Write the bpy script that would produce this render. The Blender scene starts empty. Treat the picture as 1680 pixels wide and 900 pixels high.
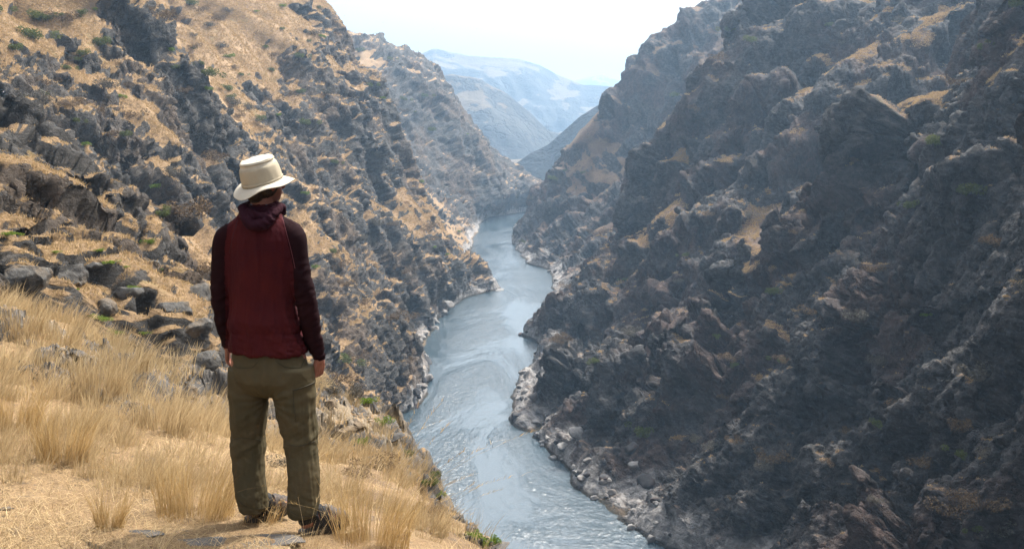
import bpy, bmesh, math, random
import numpy as np
from mathutils import Vector, Matrix
from mathutils.bvhtree import BVHTree

# ------------------------------------------------------------------ camera, sky, sun, exposure
SC = bpy.context.scene
COL = SC.collection
W, H, F = 1680.0, 900.0, 1649.0
PITCH = math.radians(8.62)
CZ = 90.0                                     # camera height above the river
cam_d = bpy.data.cameras.new('camera')
cam_d.sensor_width = 36.0
cam_d.lens = 36.0 * F / W
cam_d.clip_start = 0.1
cam_d.clip_end = 60000
cam = bpy.data.objects.new('camera', cam_d)
COL.objects.link(cam)
cam.location = (0, 0, CZ)
cam.rotation_euler = (math.pi / 2 - PITCH, 0, 0)
SC.camera = cam

SUN_EL, SUN_AZ = math.radians(54), math.radians(42)   # azimuth: to the right of straight ahead
wd = bpy.data.worlds.new("World")
SC.world = wd
wd.use_nodes = True
nt = wd.node_tree
bg = nt.nodes['Background']
sk = nt.nodes.new('ShaderNodeTexSky')
sk.sky_type = 'NISHITA'
sk.sun_disc = False
sk.sun_elevation = SUN_EL
sk.sun_rotation = SUN_AZ
sk.air_density = 1.3
sk.dust_density = 8.0
sk.ozone_density = 1.0
hs = nt.nodes.new('ShaderNodeHueSaturation')          # smoke-hazed, nearly white summer sky
hs.inputs['Saturation'].default_value = 0.28
hs.inputs['Value'].default_value = 1.45
nt.links.new(sk.outputs[0], hs.inputs['Color'])
wm = nt.nodes.new('ShaderNodeMix'); wm.data_type = 'RGBA'; wm.blend_type = 'MULTIPLY'; wm.inputs[0].default_value = 1
wm.inputs[7].default_value = (1.0, 0.985, 0.97, 1)
nt.links.new(hs.outputs[0], wm.inputs[6]); nt.links.new(wm.outputs[2], bg.inputs[0])
bg.inputs[1].default_value = 0.14
sun_d = bpy.data.lights.new('sun', 'SUN')
sun_d.energy = 3.9
sun_d.angle = math.radians(0.5)
sun_d.color = (1.0, 0.93, 0.82)
sun = bpy.data.objects.new('sun', sun_d)
COL.objects.link(sun)
SUNV = Vector((math.cos(SUN_EL) * math.sin(SUN_AZ), math.cos(SUN_EL) * math.cos(SUN_AZ), math.sin(SUN_EL)))
sun.rotation_euler = SUNV.to_track_quat('Z', 'Y').to_euler()
SC.view_settings.view_transform = 'Standard'
SC.view_settings.look = 'None'
SC.view_settings.exposure = 0.86
SC.view_settings.gamma = 1
SC.view_settings.use_curve_mapping = False
SC.render.engine = 'CYCLES'
SC.cycles.max_bounces = 5
SC.cycles.diffuse_bounces = 2
SC.cycles.glossy_bounces = 2
SC.cycles.transmission_bounces = 3
SC.cycles.volume_bounces = 1
SC.cycles.transparent_max_bounces = 6
SC.cycles.use_denoising = True

HAZE = 0.00018
CP, SP = math.cos(PITCH), math.sin(PITCH)


def px2w(px, py, Y):
    """point of the vertical plane y = Y seen at a pixel of the 1680 x 900 photograph"""
    a = (px - 840.0) / F
    b = (450.0 - py) / F
    k = Y / (CP + b * SP)
    return k * a, Y, CZ + k * (b * CP - SP)


def px_on_z(px, py, z):
    a = (px - 840.0) / F
    b = (450.0 - py) / F
    k = (z - CZ) / (b * CP - SP)
    return k * a, k * (CP + b * SP)


def w2px(P):
    x, y, z = P[..., 0], P[..., 1], P[..., 2] - CZ
    d = y * CP - z * SP
    u = y * SP + z * CP
    return 840 + F * x / d, 450 - F * u / d, d


# ------------------------------------------------------------------ helpers
def tag(o, label=None, cat=None, group=None, kind=None):
    if label: o['label'] = label
    if cat: o['category'] = cat
    if group: o['group'] = group
    if kind: o['kind'] = kind
    return o


def mesh_np(name, V, Fq, mat=None, smooth=True, attrs=None, parent=None, colattrs=None):
    """V (n,3), Fq (m,k) all faces of the same size"""
    me = bpy.data.meshes.new(name)
    V = np.ascontiguousarray(V, dtype=np.float32)
    Fq = np.ascontiguousarray(Fq, dtype=np.int32)
    m, k = Fq.shape
    me.vertices.add(len(V))
    me.vertices.foreach_set('co', V.ravel())
    me.loops.add(m * k)
    me.loops.foreach_set('vertex_index', Fq.ravel())
    me.polygons.add(m)
    me.polygons.foreach_set('loop_start', np.arange(0, m * k, k, dtype=np.int32))
    me.polygons.foreach_set('use_smooth', np.full(m, bool(smooth)))
    for an, av in (attrs or {}).items():
        at = me.attributes.new(an, 'FLOAT', 'POINT')
        at.data.foreach_set('value', np.ascontiguousarray(av, dtype=np.float32))
    me.update(calc_edges=True)
    o = bpy.data.objects.new(name, me)
    COL.objects.link(o)
    if mat: me.materials.append(mat)
    if parent: o.parent = parent
    return o


def link(name, me, mat=None, parent=None):
    o = bpy.data.objects.new(name, me)
    COL.objects.link(o)
    if mat: me.materials.append(mat)
    if parent: o.parent = parent
    return o


def empty(name, loc=(0, 0, 0), rz=0):
    o = bpy.data.objects.new(name, None)
    COL.objects.link(o)
    o.location = loc
    o.rotation_euler = (0, 0, rz)
    o.empty_display_size = 0.2
    return o


def grid_faces(nr, nc):
    i = np.arange(nr - 1)[:, None] * nc + np.arange(nc - 1)[None, :]
    i = i.ravel()
    return np.stack([i, i + 1, i + nc + 1, i + nc], 1)


def gn_tex(P, kind, scale=1.0, detail=3.0, rough=0.5, lac=2.0, dist=0.0, typ='FBM', seed=0.0, rnd=1.0, feature='F1'):
    """evaluate Blender's own noise / voronoi at many points at once (through a throw-away geometry node tree)"""
    P = np.ascontiguousarray(P, dtype=np.float32)
    me = bpy.data.meshes.new('tmp')
    me.vertices.add(len(P))
    me.vertices.foreach_set('co', P.ravel())
    ob = bpy.data.objects.new('tmp', me)
    COL.objects.link(ob)
    ng = bpy.data.node_groups.new('tmp', 'GeometryNodeTree')
    ng.interface.new_socket('Geometry', in_out='INPUT', socket_type='NodeSocketGeometry')
    ng.interface.new_socket('Geometry', in_out='OUTPUT', socket_type='NodeSocketGeometry')
    gi = ng.nodes.new('NodeGroupInput'); go = ng.nodes.new('NodeGroupOutput')
    ps = ng.nodes.new('GeometryNodeInputPosition')
    ad = ng.nodes.new('ShaderNodeVectorMath'); ad.operation = 'ADD'
    ad.inputs[1].default_value = (seed * 13.7, seed * 7.3, -seed * 5.1)
    ng.links.new(ps.outputs[0], ad.inputs[0])
    outs = []
    if kind == 'noise':
        t = ng.nodes.new('ShaderNodeTexNoise')
        t.noise_type = typ
        t.inputs['Detail'].default_value = detail
        t.inputs['Roughness'].default_value = rough
        t.inputs['Lacunarity'].default_value = lac
        t.inputs['Distortion'].default_value = dist
        if typ == 'FBM': t.normalize = True
        outs = [('a', t.outputs[0], 'FLOAT')]
        if kind == 'noise' and typ == 'FBM': outs.append(('c', t.outputs[1], 'FLOAT_VECTOR'))
    else:
        t = ng.nodes.new('ShaderNodeTexVoronoi')
        t.feature = feature
        t.inputs['Randomness'].default_value = rnd
        if feature == 'F1':
            outs = [('a', t.outputs['Distance'], 'FLOAT'), ('c', t.outputs['Color'], 'FLOAT_VECTOR'), ('p', t.outputs['Position'], 'FLOAT_VECTOR')]
        else:
            outs = [('a', t.outputs['Distance'], 'FLOAT')]
    t.inputs['Scale'].default_value = scale
    ng.links.new(ad.outputs[0], t.inputs['Vector'])
    geo = gi.outputs[0]
    for nme, so, ty in outs:
        st = ng.nodes.new('GeometryNodeStoreNamedAttribute')
        st.data_type = ty; st.domain = 'POINT'
        st.inputs['Name'].default_value = 'q' + nme
        ng.links.new(geo, st.inputs['Geometry'])
        ng.links.new(so, st.inputs['Value'])
        geo = st.outputs[0]
    ng.links.new(geo, go.inputs[0])
    md = ob.modifiers.new('g', 'NODES'); md.node_group = ng
    dg = bpy.context.evaluated_depsgraph_get()
    ev = ob.evaluated_get(dg).data
    res = []
    for nme, so, ty in outs:
        at = ev.attributes['q' + nme]
        if ty == 'FLOAT':
            a = np.empty(len(P), np.float32); at.data.foreach_get('value', a)
        else:
            a = np.empty(len(P) * 3, np.float32); at.data.foreach_get('vector', a); a = a.reshape(-1, 3)
        res.append(a)
    bpy.data.objects.remove(ob); bpy.data.meshes.remove(me); bpy.data.node_groups.remove(ng)
    return res


def noise(P, L, detail=3, rough=0.5, seed=0, typ='FBM', vec=False):
    r = gn_tex(np.asarray(P) / L, 'noise', 1.0, detail, rough, typ=typ, seed=seed)
    if vec: return r[1] - 0.5
    return r[0] - (0.5 if typ == 'FBM' else 0)


def blocks(P, L, seed=0, tilt=1.6, step=1.0):
    """faceted blocky relief: one random tilted plane per cell; about -0.5..0.5 (times L)"""
    q = np.asarray(P) / L
    d, c, cp = gn_tex(q, 'voronoi', 1.0, seed=seed)
    cp = cp - np.array([seed * 13.7, seed * 7.3, -seed * 5.1], np.float32) if np.abs(cp - q).max() > 3 else cp
    return (0.33 - d * d) * 0.95 + (c[:, 0] - 0.5) * step * 0.22 + ((q - cp) * (c - 0.5)).sum(1) * tilt * 0.8, d


def crags(P, L, seed=0):
    """sharper relief than blocks(): stepped, tilted faces with a crease between them"""
    q = np.asarray(P) / L
    d, c, cp = gn_tex(q, 'voronoi', 1.0, seed=seed)
    cp = cp - np.array([seed * 13.7, seed * 7.3, -seed * 5.1], np.float32) if np.abs(cp - q).max() > 3 else cp
    return (0.33 - d * d) * 0.5 + (c[:, 0] - 0.5) * 0.55 + ((q - cp) * (c - 0.5)).sum(1) * 1.5, d


def normals_grid(P, nr, nc):
    G = P.reshape(nr, nc, 3)
    a = np.gradient(G, axis=0); b = np.gradient(G, axis=1)
    n = np.cross(b, a).reshape(-1, 3)
    n /= np.linalg.norm(n, axis=1, keepdims=True) + 1e-9
    return n


def smooth01(x, a, b):
    t = np.clip((x - a) / (b - a), 0, 1)
    return t * t * (3 - 2 * t)


def pchip(x, y, xn):
    """monotone cubic along axis 0"""
    x = np.asarray(x, float); y = np.asarray(y, float)
    y2 = y.reshape(len(x), -1)
    h = np.diff(x)[:, None]; d = np.diff(y2, axis=0) / h
    m = np.zeros_like(y2)
    w1 = 2 * h[1:] + h[:-1]; w2 = h[1:] + 2 * h[:-1]
    with np.errstate(divide='ignore', invalid='ignore'):
        hm = (w1 + w2) / (w1 / d[:-1] + w2 / d[1:])
    m[1:-1] = np.where(d[:-1] * d[1:] > 0, hm, 0)
    m[1:-1] = np.nan_to_num(m[1:-1])
    m[0] = d[0]; m[-1] = d[-1]
    i = np.clip(np.searchsorted(x, xn) - 1, 0, len(x) - 2)
    t = ((xn - x[i]) / h[i, 0])[:, None]
    hh = h[i]
    out = ((1 + 2 * t) * (1 - t) ** 2) * y2[i] + t * (1 - t) ** 2 * hh * m[i] + t * t * (3 - 2 * t) * y2[i + 1] + t * t * (t - 1) * hh * m[i + 1]
    return out.reshape((len(xn),) + y.shape[1:])


# ------------------------------------------------------------------ material helpers
class NT:
    def __init__(s, name):
        s.m = bpy.data.materials.new(name); s.m.use_nodes = True
        s.t = s.m.node_tree; s.n = s.t.nodes; s.l = s.t.links
        s.p = s.n['Principled BSDF']; s.out = s.n['Material Output']
        s.p.inputs['Specular IOR Level'].default_value = 0.25
        s.p.inputs['Roughness'].default_value = 0.9

    def set(s, sock, v):
        if hasattr(v, 'is_output') or isinstance(v, bpy.types.NodeSocket): s.l.new(v, sock)
        elif isinstance(v, (tuple, list)) and len(v) == 3 and sock.type == 'RGBA': sock.default_value = (*v, 1)
        else: sock.default_value = v

    def coord(s, scale=(1, 1, 1), rot=(0, 0, 0), obj=False):
        if obj:
            g = s.n.new('ShaderNodeTexCoord').outputs['Object']
        else:
            g = s.n.new('ShaderNodeNewGeometry').outputs['Position']
        mp = s.n.new('ShaderNodeMapping'); mp.inputs['Scale'].default_value = scale; mp.inputs['Rotation'].default_value = rot
        s.l.new(g, mp.inputs[0]); return mp.outputs[0]

    def noise(s, co, sc, det=4, rough=0.55, dist=0, col=False, typ='FBM'):
        t = s.n.new('ShaderNodeTexNoise'); s.l.new(co, t.inputs['Vector']); t.noise_type = typ
        t.inputs['Scale'].default_value = sc; t.inputs['Detail'].default_value = det
        t.inputs['Roughness'].default_value = rough; t.inputs['Distortion'].default_value = dist
        return t.outputs[1 if col else 0]

    def voro(s, co, sc, feature='F1', out='Distance', rnd=1.0):
        t = s.n.new('ShaderNodeTexVoronoi'); s.l.new(co, t.inputs['Vector']); t.feature = feature
        t.inputs['Scale'].default_value = sc; t.inputs['Randomness'].default_value = rnd
        return t.outputs[out]

    def math(s, op, a, b=None, c=None, clamp=False):
        t = s.n.new('ShaderNodeMath'); t.operation = op; t.use_clamp = clamp
        s.set(t.inputs[0], a)
        if b is not None: s.set(t.inputs[1], b)
        if c is not None: s.set(t.inputs[2], c)
        return t.outputs[0]

    def map(s, v, a, b, c=0.0, d=1.0, smooth=True):
        t = s.n.new('ShaderNodeMapRange'); t.interpolation_type = 'SMOOTHSTEP' if smooth else 'LINEAR'
        s.set(t.inputs[0], v)
        for i, x in enumerate((a, b, c, d)): s.set(t.inputs[i + 1], x)
        return t.outputs[0]

    def mix(s, f, a, b, mode='MIX'):
        t = s.n.new('ShaderNodeMix'); t.data_type = 'RGBA'; t.blend_type = mode
        s.set(t.inputs[0], f); s.set(t.inputs[6], a); s.set(t.inputs[7], b)
        return t.outputs[2]

    def ramp(s, v, stops):
        t = s.n.new('ShaderNodeValToRGB'); s.l.new(v, t.inputs[0])
        e = t.color_ramp.elements
        while len(e) < len(stops): e.new(0.5)
        for i, (p, c) in enumerate(stops): e[i].position = p; e[i].color = (*c, 1)
        return t.outputs[0]

    def attr(s, name, out='Fac'):
        t = s.n.new('ShaderNodeAttribute'); t.attribute_name = name; return t.outputs[out]

    def bump(s, h, strength=1.0, dist=1.0, normal=None):
        t = s.n.new('ShaderNodeBump'); t.inputs['Strength'].default_value = strength; t.inputs['Distance'].default_value = dist
        s.l.new(h, t.inputs['Height'])
        if normal is not None: s.l.new(normal, t.inputs['Normal'])
        return t.outputs[0]

    def zpos(s):
        g = s.n.new('ShaderNodeNewGeometry'); x = s.n.new('ShaderNodeSeparateXYZ'); s.l.new(g.outputs['Position'], x.inputs[0]); return x.outputs['Z']


def simple_mat(name, col, rough=0.8, spec=0.3, nscale=0, namt=0.2, bump=0.0):
    M = NT(name)
    M.p.inputs['Roughness'].default_value = rough
    M.p.inputs['Specular IOR Level'].default_value = spec
    if nscale:
        f = M.noise(M.coord(obj=True), nscale, 5, 0.6)
        a = tuple(c * (1 - namt) for c in col); b = tuple(min(1, c * (1 + namt)) for c in col)
        M.l.new(M.mix(M.map(f, 0.3, 0.7), a, b), M.p.inputs['Base Color'])
        if bump: M.l.new(M.bump(f, 0.6, bump), M.p.inputs['Normal'])
    else:
        M.set(M.p.inputs['Base Color'], col)
    return M.m

# ------------------------------------------------------------------ materials of the land
def land_material(name, rock_a, rock_b, rock_tint, soil, grass_a, grass_b, green, fine=1.0, green_amt=0.5, bump_d=0.6):
    M = NT(name)
    co = M.coord()
    rk = M.attr('rock')
    nz = M.attr('up')
    # break the mask up with fine noise so that grass and rock interlock
    e1 = M.noise(co, 0.35 * fine, 6, 0.65)
    m = M.math('ADD', rk, M.math('MULTIPLY', M.math('SUBTRACT', e1, 0.5), 0.9))
    rockmask = M.map(m, 0.42, 0.56)
    # rock
    big = M.noise(co, 0.03 * fine, 4, 0.6)
    mid = M.noise(M.coord((1, 1, 2.2)), 0.5 * fine, 8, 0.7)
    r = M.mix(M.map(mid, 0.25, 0.75), rock_a, rock_b)
    r = M.mix(M.map(big, 0.46, 0.62), r, M.mix(0.75, r, rock_tint))
    wc = M.n.new('ShaderNodeVectorMath'); wc.operation = 'MULTIPLY_ADD'
    M.l.new(M.noise(co, 0.35 * fine, 4, 0.6, col=True), wc.inputs[0]); wc.inputs[1].default_value = (5 / fine, 5 / fine, 5 / fine)
    M.l.new(M.coord((1.0, 0.9, 0.75), (0.3, 0.5, 0)), wc.inputs[2])
    crack = M.voro(wc.outputs[0], 0.45 * fine, 'DISTANCE_TO_EDGE')
    pres = M.map(M.noise(co, 0.12 * fine, 4, 0.6), 0.45, 0.6)
    r = M.mix(M.math('MULTIPLY', pres, M.map(crack, 0.0, 0.07, 0.6, 0.0)), r, (0.02, 0.02, 0.022))
    fc = M.n.new('ShaderNodeSeparateColor'); M.l.new(M.voro(wc.outputs[0], 0.75 * fine, out='Color'), fc.inputs[0])
    r = M.mix(M.map(fc.outputs[0], 0.0, 1.0, 0.5, 0.0), r, tuple(c * 0.45 for c in rock_a))
    lich = M.noise(co, 2.3 * fine, 6, 0.7)
    r = M.mix(M.map(lich, 0.58, 0.7, 0, 0.5), r, tuple(min(1, c * 2.2) for c in rock_b))
    # dry grass and soil
    g1 = M.noise(co, 0.06 * fine, 5, 0.6)
    g2 = M.noise(co, 1.8 * fine, 6, 0.75)
    g = M.mix(M.map(g1, 0.35, 0.65), grass_a, grass_b)
    g = M.mix(M.map(g2, 0.36, 0.62), M.mix(0.72, g, soil), g)
    g = M.mix(M.map(M.noise(co, 0.9 * fine, 7, 0.8), 0.57, 0.66, 0, 0.7), g, M.mix(0.5, soil, (0.07, 0.06, 0.05)))
    sp = M.noise(co, 0.16 * fine, 6, 0.7)
    g = M.mix(M.map(sp, 0.56, 0.66, 0, 0.75), g, soil)
    gg = M.noise(M.coord((1.3, 1, 1), (0, 0, 0.6)), 0.09 * fine, 7, 0.75)
    g = M.mix(M.map(gg, 0.58, 0.68, 0, green_amt), g, green)
    c = M.mix(rockmask, g, r)
    # bleached band of flood-washed rock just above the water
    z = M.zpos()
    zn = M.math('ADD', z, M.math('MULTIPLY', M.math('SUBTRACT', M.noise(co, 0.07, 6, 0.7), 0.5), -30.0))
    bl = M.noise(co, 0.5, 5, 0.65)
    pale = M.mix(M.map(bl, 0.35, 0.65), (0.15, 0.145, 0.145), (0.38, 0.365, 0.35))
    bf = M.math('MULTIPLY', M.map(zn, 2.0, 7.5, 0.85, 0.0), M.map(z, 0.5, 1.3))
    c = M.mix(bf, c, pale)
    c = M.mix(M.map(z, 0.2, 1.0, 0.75, 0.0), c, (0.03, 0.03, 0.022))
    M.l.new(c, M.p.inputs['Base Color'])
    b1 = M.math('MULTIPLY', mid, 1.0)
    bb = M.math('ADD', b1, M.math('MULTIPLY', M.noise(co, 2.6 * fine, 6, 0.75), 0.5))
    bb = M.math('ADD', bb, M.math('MULTIPLY', M.math('MULTIPLY', pres, rockmask), M.map(crack, 0.0, 0.12, -0.35, 0.0)))
    bb = M.math('MULTIPLY', bb, M.map(rockmask, 0, 1, 0.8, 1.0))
    M.l.new(M.bump(bb, 0.9, bump_d * 2.0), M.p.inputs['Normal'])
    return M.m


MAT_LEFT = land_material('golden_canyon_side', (0.030, 0.027, 0.025), (0.105, 0.098, 0.090), (0.13, 0.09, 0.06), (0.17, 0.115, 0.07),
                         (0.34, 0.225, 0.115), (0.28, 0.18, 0.085), (0.14, 0.15, 0.045), 1.0, 0.35)
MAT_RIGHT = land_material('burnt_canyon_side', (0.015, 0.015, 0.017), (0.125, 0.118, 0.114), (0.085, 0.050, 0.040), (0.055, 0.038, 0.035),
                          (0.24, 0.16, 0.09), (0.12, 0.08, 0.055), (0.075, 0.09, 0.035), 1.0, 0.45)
MAT_FAR = land_material('distant_mountain_side', (0.02, 0.026, 0.035), (0.045, 0.05, 0.055), (0.08, 0.08, 0.07), (0.12, 0.095, 0.07),
                        (0.15, 0.12, 0.08), (0.12, 0.095, 0.065), (0.2, 0.19, 0.1), 0.05, 0.1, 5.0)

# ------------------------------------------------------------------ the two river banks (photo pixels of the water line)
LB = [(930, 341), (850, 350), (800, 357), (790, 366), (785, 380), (775, 400), (765, 425), (770, 447), (790, 463), (822, 473), (790, 482), (760, 492),
      (732, 510), (708, 540), (702, 570), (706, 610), (700, 652), (688, 664), (652, 680), (642, 720), (655, 800), (690, 900), (740, 1063)]
RB = [(1060, 345), (930, 352), (860, 358), (843, 368), (840, 400), (860, 430), (905, 444), (908, 480), (898, 500), (888, 520), (886, 535), (850, 549),
      (888, 560), (890, 575), (868, 605), (848, 645), (842, 680), (850, 702), (905, 742), (945, 775), (945, 795), (985, 825), (1010, 850), (1060, 880), (1140, 915), (1300, 1063)]


def bank(pts, near):
    A = [px_on_z(px, py, 0.0) for px, py in pts]
    A = sorted([(y, x) for x, y in A] + near)
    ys = np.array([a[0] for a in A]); xs = np.array([a[1] for a in A])
    for i in range(1, len(ys)):
        if ys[i] <= ys[i - 1]: ys[i] = ys[i - 1] + 0.5
    return ys, xs


LBY, LBX = bank(LB, [(-80, 14), (0, 12), (60, 4), (1500, 60), (2500, 100)])
RBY, RBX = bank(RB, [(-80, 62), (0, 60), (60, 58), (110, 48), (1500, 420), (2500, 500)])

# cross-sections at fixed distance: ('w', [(x, z)...]) metres, or ('i', [(px, py)...]) read off the photograph above the bank
LS = {
    -80: ('w', [(12, 40), (9, 72), (3, 80), (-15, 84), (-60, 100), (-150, 150), (-260, 190)]),
    0: ('w', [(10, 40), (7, 72), (2, 80), (-12, 83), (-40, 96), (-100, 130), (-180, 165)]),
    22: ('w', [(7, 40), (3, 65), (-4, 75), (-12, 80), (-25, 88), (-60, 110), (-120, 140)]),
    45: ('m', [(3, 40), (-3, 66)], [(560, 780), (400, 650), (280, 545), (130, 455), (0, 395), (-200, 300), (-600, 120)]),
    85: ('m', [(0, 35)], [(640, 920), (520, 700), (400, 560), (280, 470), (150, 375), (0, 290), (-200, 190), (-500, 60)]),
    150: ('i', [(640, 900), (540, 700), (430, 565), (300, 450), (150, 340), (0, 245), (-200, 110), (-450, -20)]),
    215: ('i', [(610, 780), (530, 640), (430, 500), (330, 390), (230, 270), (100, 160), (0, 85), (-200, -20), (-400, -90)]),
    275: ('i', [(620, 670), (545, 560), (450, 430), (380, 300), (335, 170), (300, 90), (240, 22), (130, -50), (-100, -120), (-350, -170)]),
    330: ('i', [(655, 570), (570, 455), (470, 330), (390, 215), (325, 130), (235, 60), (120, 0), (-100, -90), (-350, -160)]),
    400: ('i', [(672, 500), (600, 385), (525, 285), (455, 180), (400, 105), (320, 40), (200, -15), (-50, -100), (-350, -170)]),
    490: ('i', [(735, 450), (670, 355), (620, 265), (570, 160), (520, 85), (475, 25), (400, -35), (200, -100), (-150, -180)]),
    550: ('i', [(768, 440), (720, 385), (690, 310), (665, 245), (643, 190), (622, 135), (585, 100), (570, 55), (535, 12), (470, -25), (250, -90), (-50, -160)]),
    600: ('i', [(735, 415), (675, 355), (610, 270), (550, 190), (490, 125), (400, 65), (220, 0), (-50, -80)]),
    700: ('i', [(730, 385), (655, 315), (585, 235), (510, 165), (410, 100), (230, 50), (-50, 0)]),
    840: ('i', [(762, 352), (705, 290), (645, 215), (585, 150), (485, 105), (290, 65), (0, 30)]),
    940: ('i', [(830, 325), (800, 265), (757, 195), (722, 130), (688, 105), (640, 80), (570, 58), (430, 20), (0, -30)]),
    1000: ('i', [(866, 318), (832, 282), (792, 232), (752, 178), (722, 125), (695, 98), (640, 74), (575, 55), (430, 15), (0, -40)]),
    1120: ('i', [(930, 320), (880, 300), (800, 240), (740, 170), (690, 115), (620, 85), (500, 60), (0, 20)]),
    1500: ('w', [(20, 10), (-50, 30), (-200, 80), (-400, 130), (-700, 160)]),
}
RS = {
    -80: ('w', [(72, 35), (95, 90), (140, 190), (200, 260), (280, 300)]),
    60: ('w', [(66, 30), (85, 80), (115, 150), (160, 220), (230, 270)]),
    150: ('i', [(1330, 980), (1420, 860), (1540, 700), (1650, 520), (1760, 300), (1880, 60), (2050, -150)]),
    205: ('i', [(1180, 840), (1270, 740), (1370, 620), (1470, 460), (1570, 290), (1650, 150), (1730, 40), (1900, -120)]),
    250: ('i', [(1010, 740), (1110, 670), (1230, 560), (1340, 430), (1440, 300), (1500, 215), (1600, 160), (1690, 70), (1850, -90)]),
    295: ('i', [(930, 645), (1080, 560), (1210, 450), (1330, 350), (1400, 285), (1460, 235), (1490, 185), (1590, 165), (1640, 105), (1690, 55), (1850, -90)]),
    330: ('i', [(940, 615), (1080, 525), (1190, 435), (1285, 360), (1370, 315), (1470, 265), (1560, 205), (1660, 130), (1850, 0)]),
    400: ('i', [(960, 510), (1070, 410), (1190, 280), (1320, 160), (1440, 65), (1560, -20), (1700, -90), (1850, -150)]),
    455: ('i', [(950, 490), (1035, 415), (1090, 310), (1140, 220), (1200, 130), (1290, 50), (1400, -20), (1600, -100), (1850, -160)]),
    490: ('i', [(950, 470), (1028, 410), (1050, 335), (1074, 265), (1092, 215), (1120, 150), (1150, 105), (1175, 60), (1250, 0), (1400, -60), (1800, -150)]),
    530: ('i', [(985, 460), (1060, 410), (1125, 320), (1185, 220), (1245, 140), (1330, 85), (1480, 30), (1800, -50)]),
    600: ('i', [(960, 418), (1045, 372), (1130, 290), (1205, 215), (1300, 140), (1500, 60), (1800, 0)]),
    700: ('i', [(885, 388), (955, 330), (1025, 265), (1095, 195), (1170, 120), (1260, 70), (1500, 15), (1800, -30)]),
    780: ('i', [(850, 375), (885, 318), (932, 240), (985, 178), (1015, 145), (1048, 84), (1110, 38), (1170, 8), (1260, -4), (1500, -50), (1800, -90)]),
    860: ('i', [(885, 335), (935, 270), (1000, 195), (1060, 110), (1130, 50), (1240, 10), (1500, -30), (1800, -60)]),
    1000: ('i', [(1100, 280), (1160, 200), (1230, 120), (1330, 50), (1500, 20), (1800, -20)]),
    1500: ('w', [(440, 20), (520, 80), (640, 140), (900, 200)]),
}


def build_loft(ST, BY, BX, side, Ys, nt_, ctrl=56):
    ks = sorted(ST)
    rows = []
    for Y in ks:
        e = ST[Y]
        bx = float(np.interp(Y, BY, BX))
        pts = [(bx, 0.0)]
        if e[0] == 'w': pts += list(e[1])
        elif e[0] == 'm': pts += list(e[1]) + [tuple(np.array(px2w(px, py, Y))[[0, 2]]) for px, py in e[2]]
        else: pts += [tuple(np.array(px2w(px, py, Y))[[0, 2]]) for px, py in e[1]]
        pts = [(bx - side * 7, -7.0)] + pts
        P = np.array(pts, float)
        d = np.r_[0, np.cumsum(np.linalg.norm(np.diff(P, axis=0), axis=1))]
        t = np.linspace(0, 1, ctrl) ** 1.15 * d[-1]
        R = pchip(d, P, t)
        rows.append(R)
    R = np.array(rows)                                   # (ns, ctrl, 2)
    u = np.log(np.array(ks, float) + 160)
    un = np.log(Ys + 160)
    A = pchip(u, R, un)                                  # (nY, ctrl, 2)
    tc = np.linspace(0, 1, ctrl); tn = np.linspace(0, 1, nt_)
    B = pchip(tc, A.transpose(1, 0, 2), tn).transpose(1, 0, 2)
    bfine = np.interp(Ys, BY, BX)
    yy = np.stack([Ys, Ys * 0 + side * 37, Ys * 0], -1)
    bfine_n = (noise(yy, 26, 5, 0.65, 21) * 9 + noise(yy, 7, 3, 0.6, 22) * 3.5) * smooth01(Ys, 120, 240)
    if side > 0: bfine_n = bfine_n * (1 - np.exp(-((Ys - 428) / 30) ** 2))
    bint = pchip(u, np.interp(ks, BY, BX), un)
    z = B[..., 1]
    B[..., 0] += (bfine + bfine_n - bint)[:, None] * np.exp(-np.clip(z, 0, None) / 14.0)
    P = np.stack([B[..., 0], np.repeat(Ys[:, None], nt_, 1), z], -1)
    return P


def relax(P, nr, nc, it):
    G = P.reshape(nr, nc, 3).copy()
    for _ in range(it):
        G[1:-1, 1:-1] = G[1:-1, 1:-1] * 0.4 + 0.15 * (G[:-2, 1:-1] + G[2:, 1:-1] + G[1:-1, :-2] + G[1:-1, 2:])
    return G.reshape(-1, 3)


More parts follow.
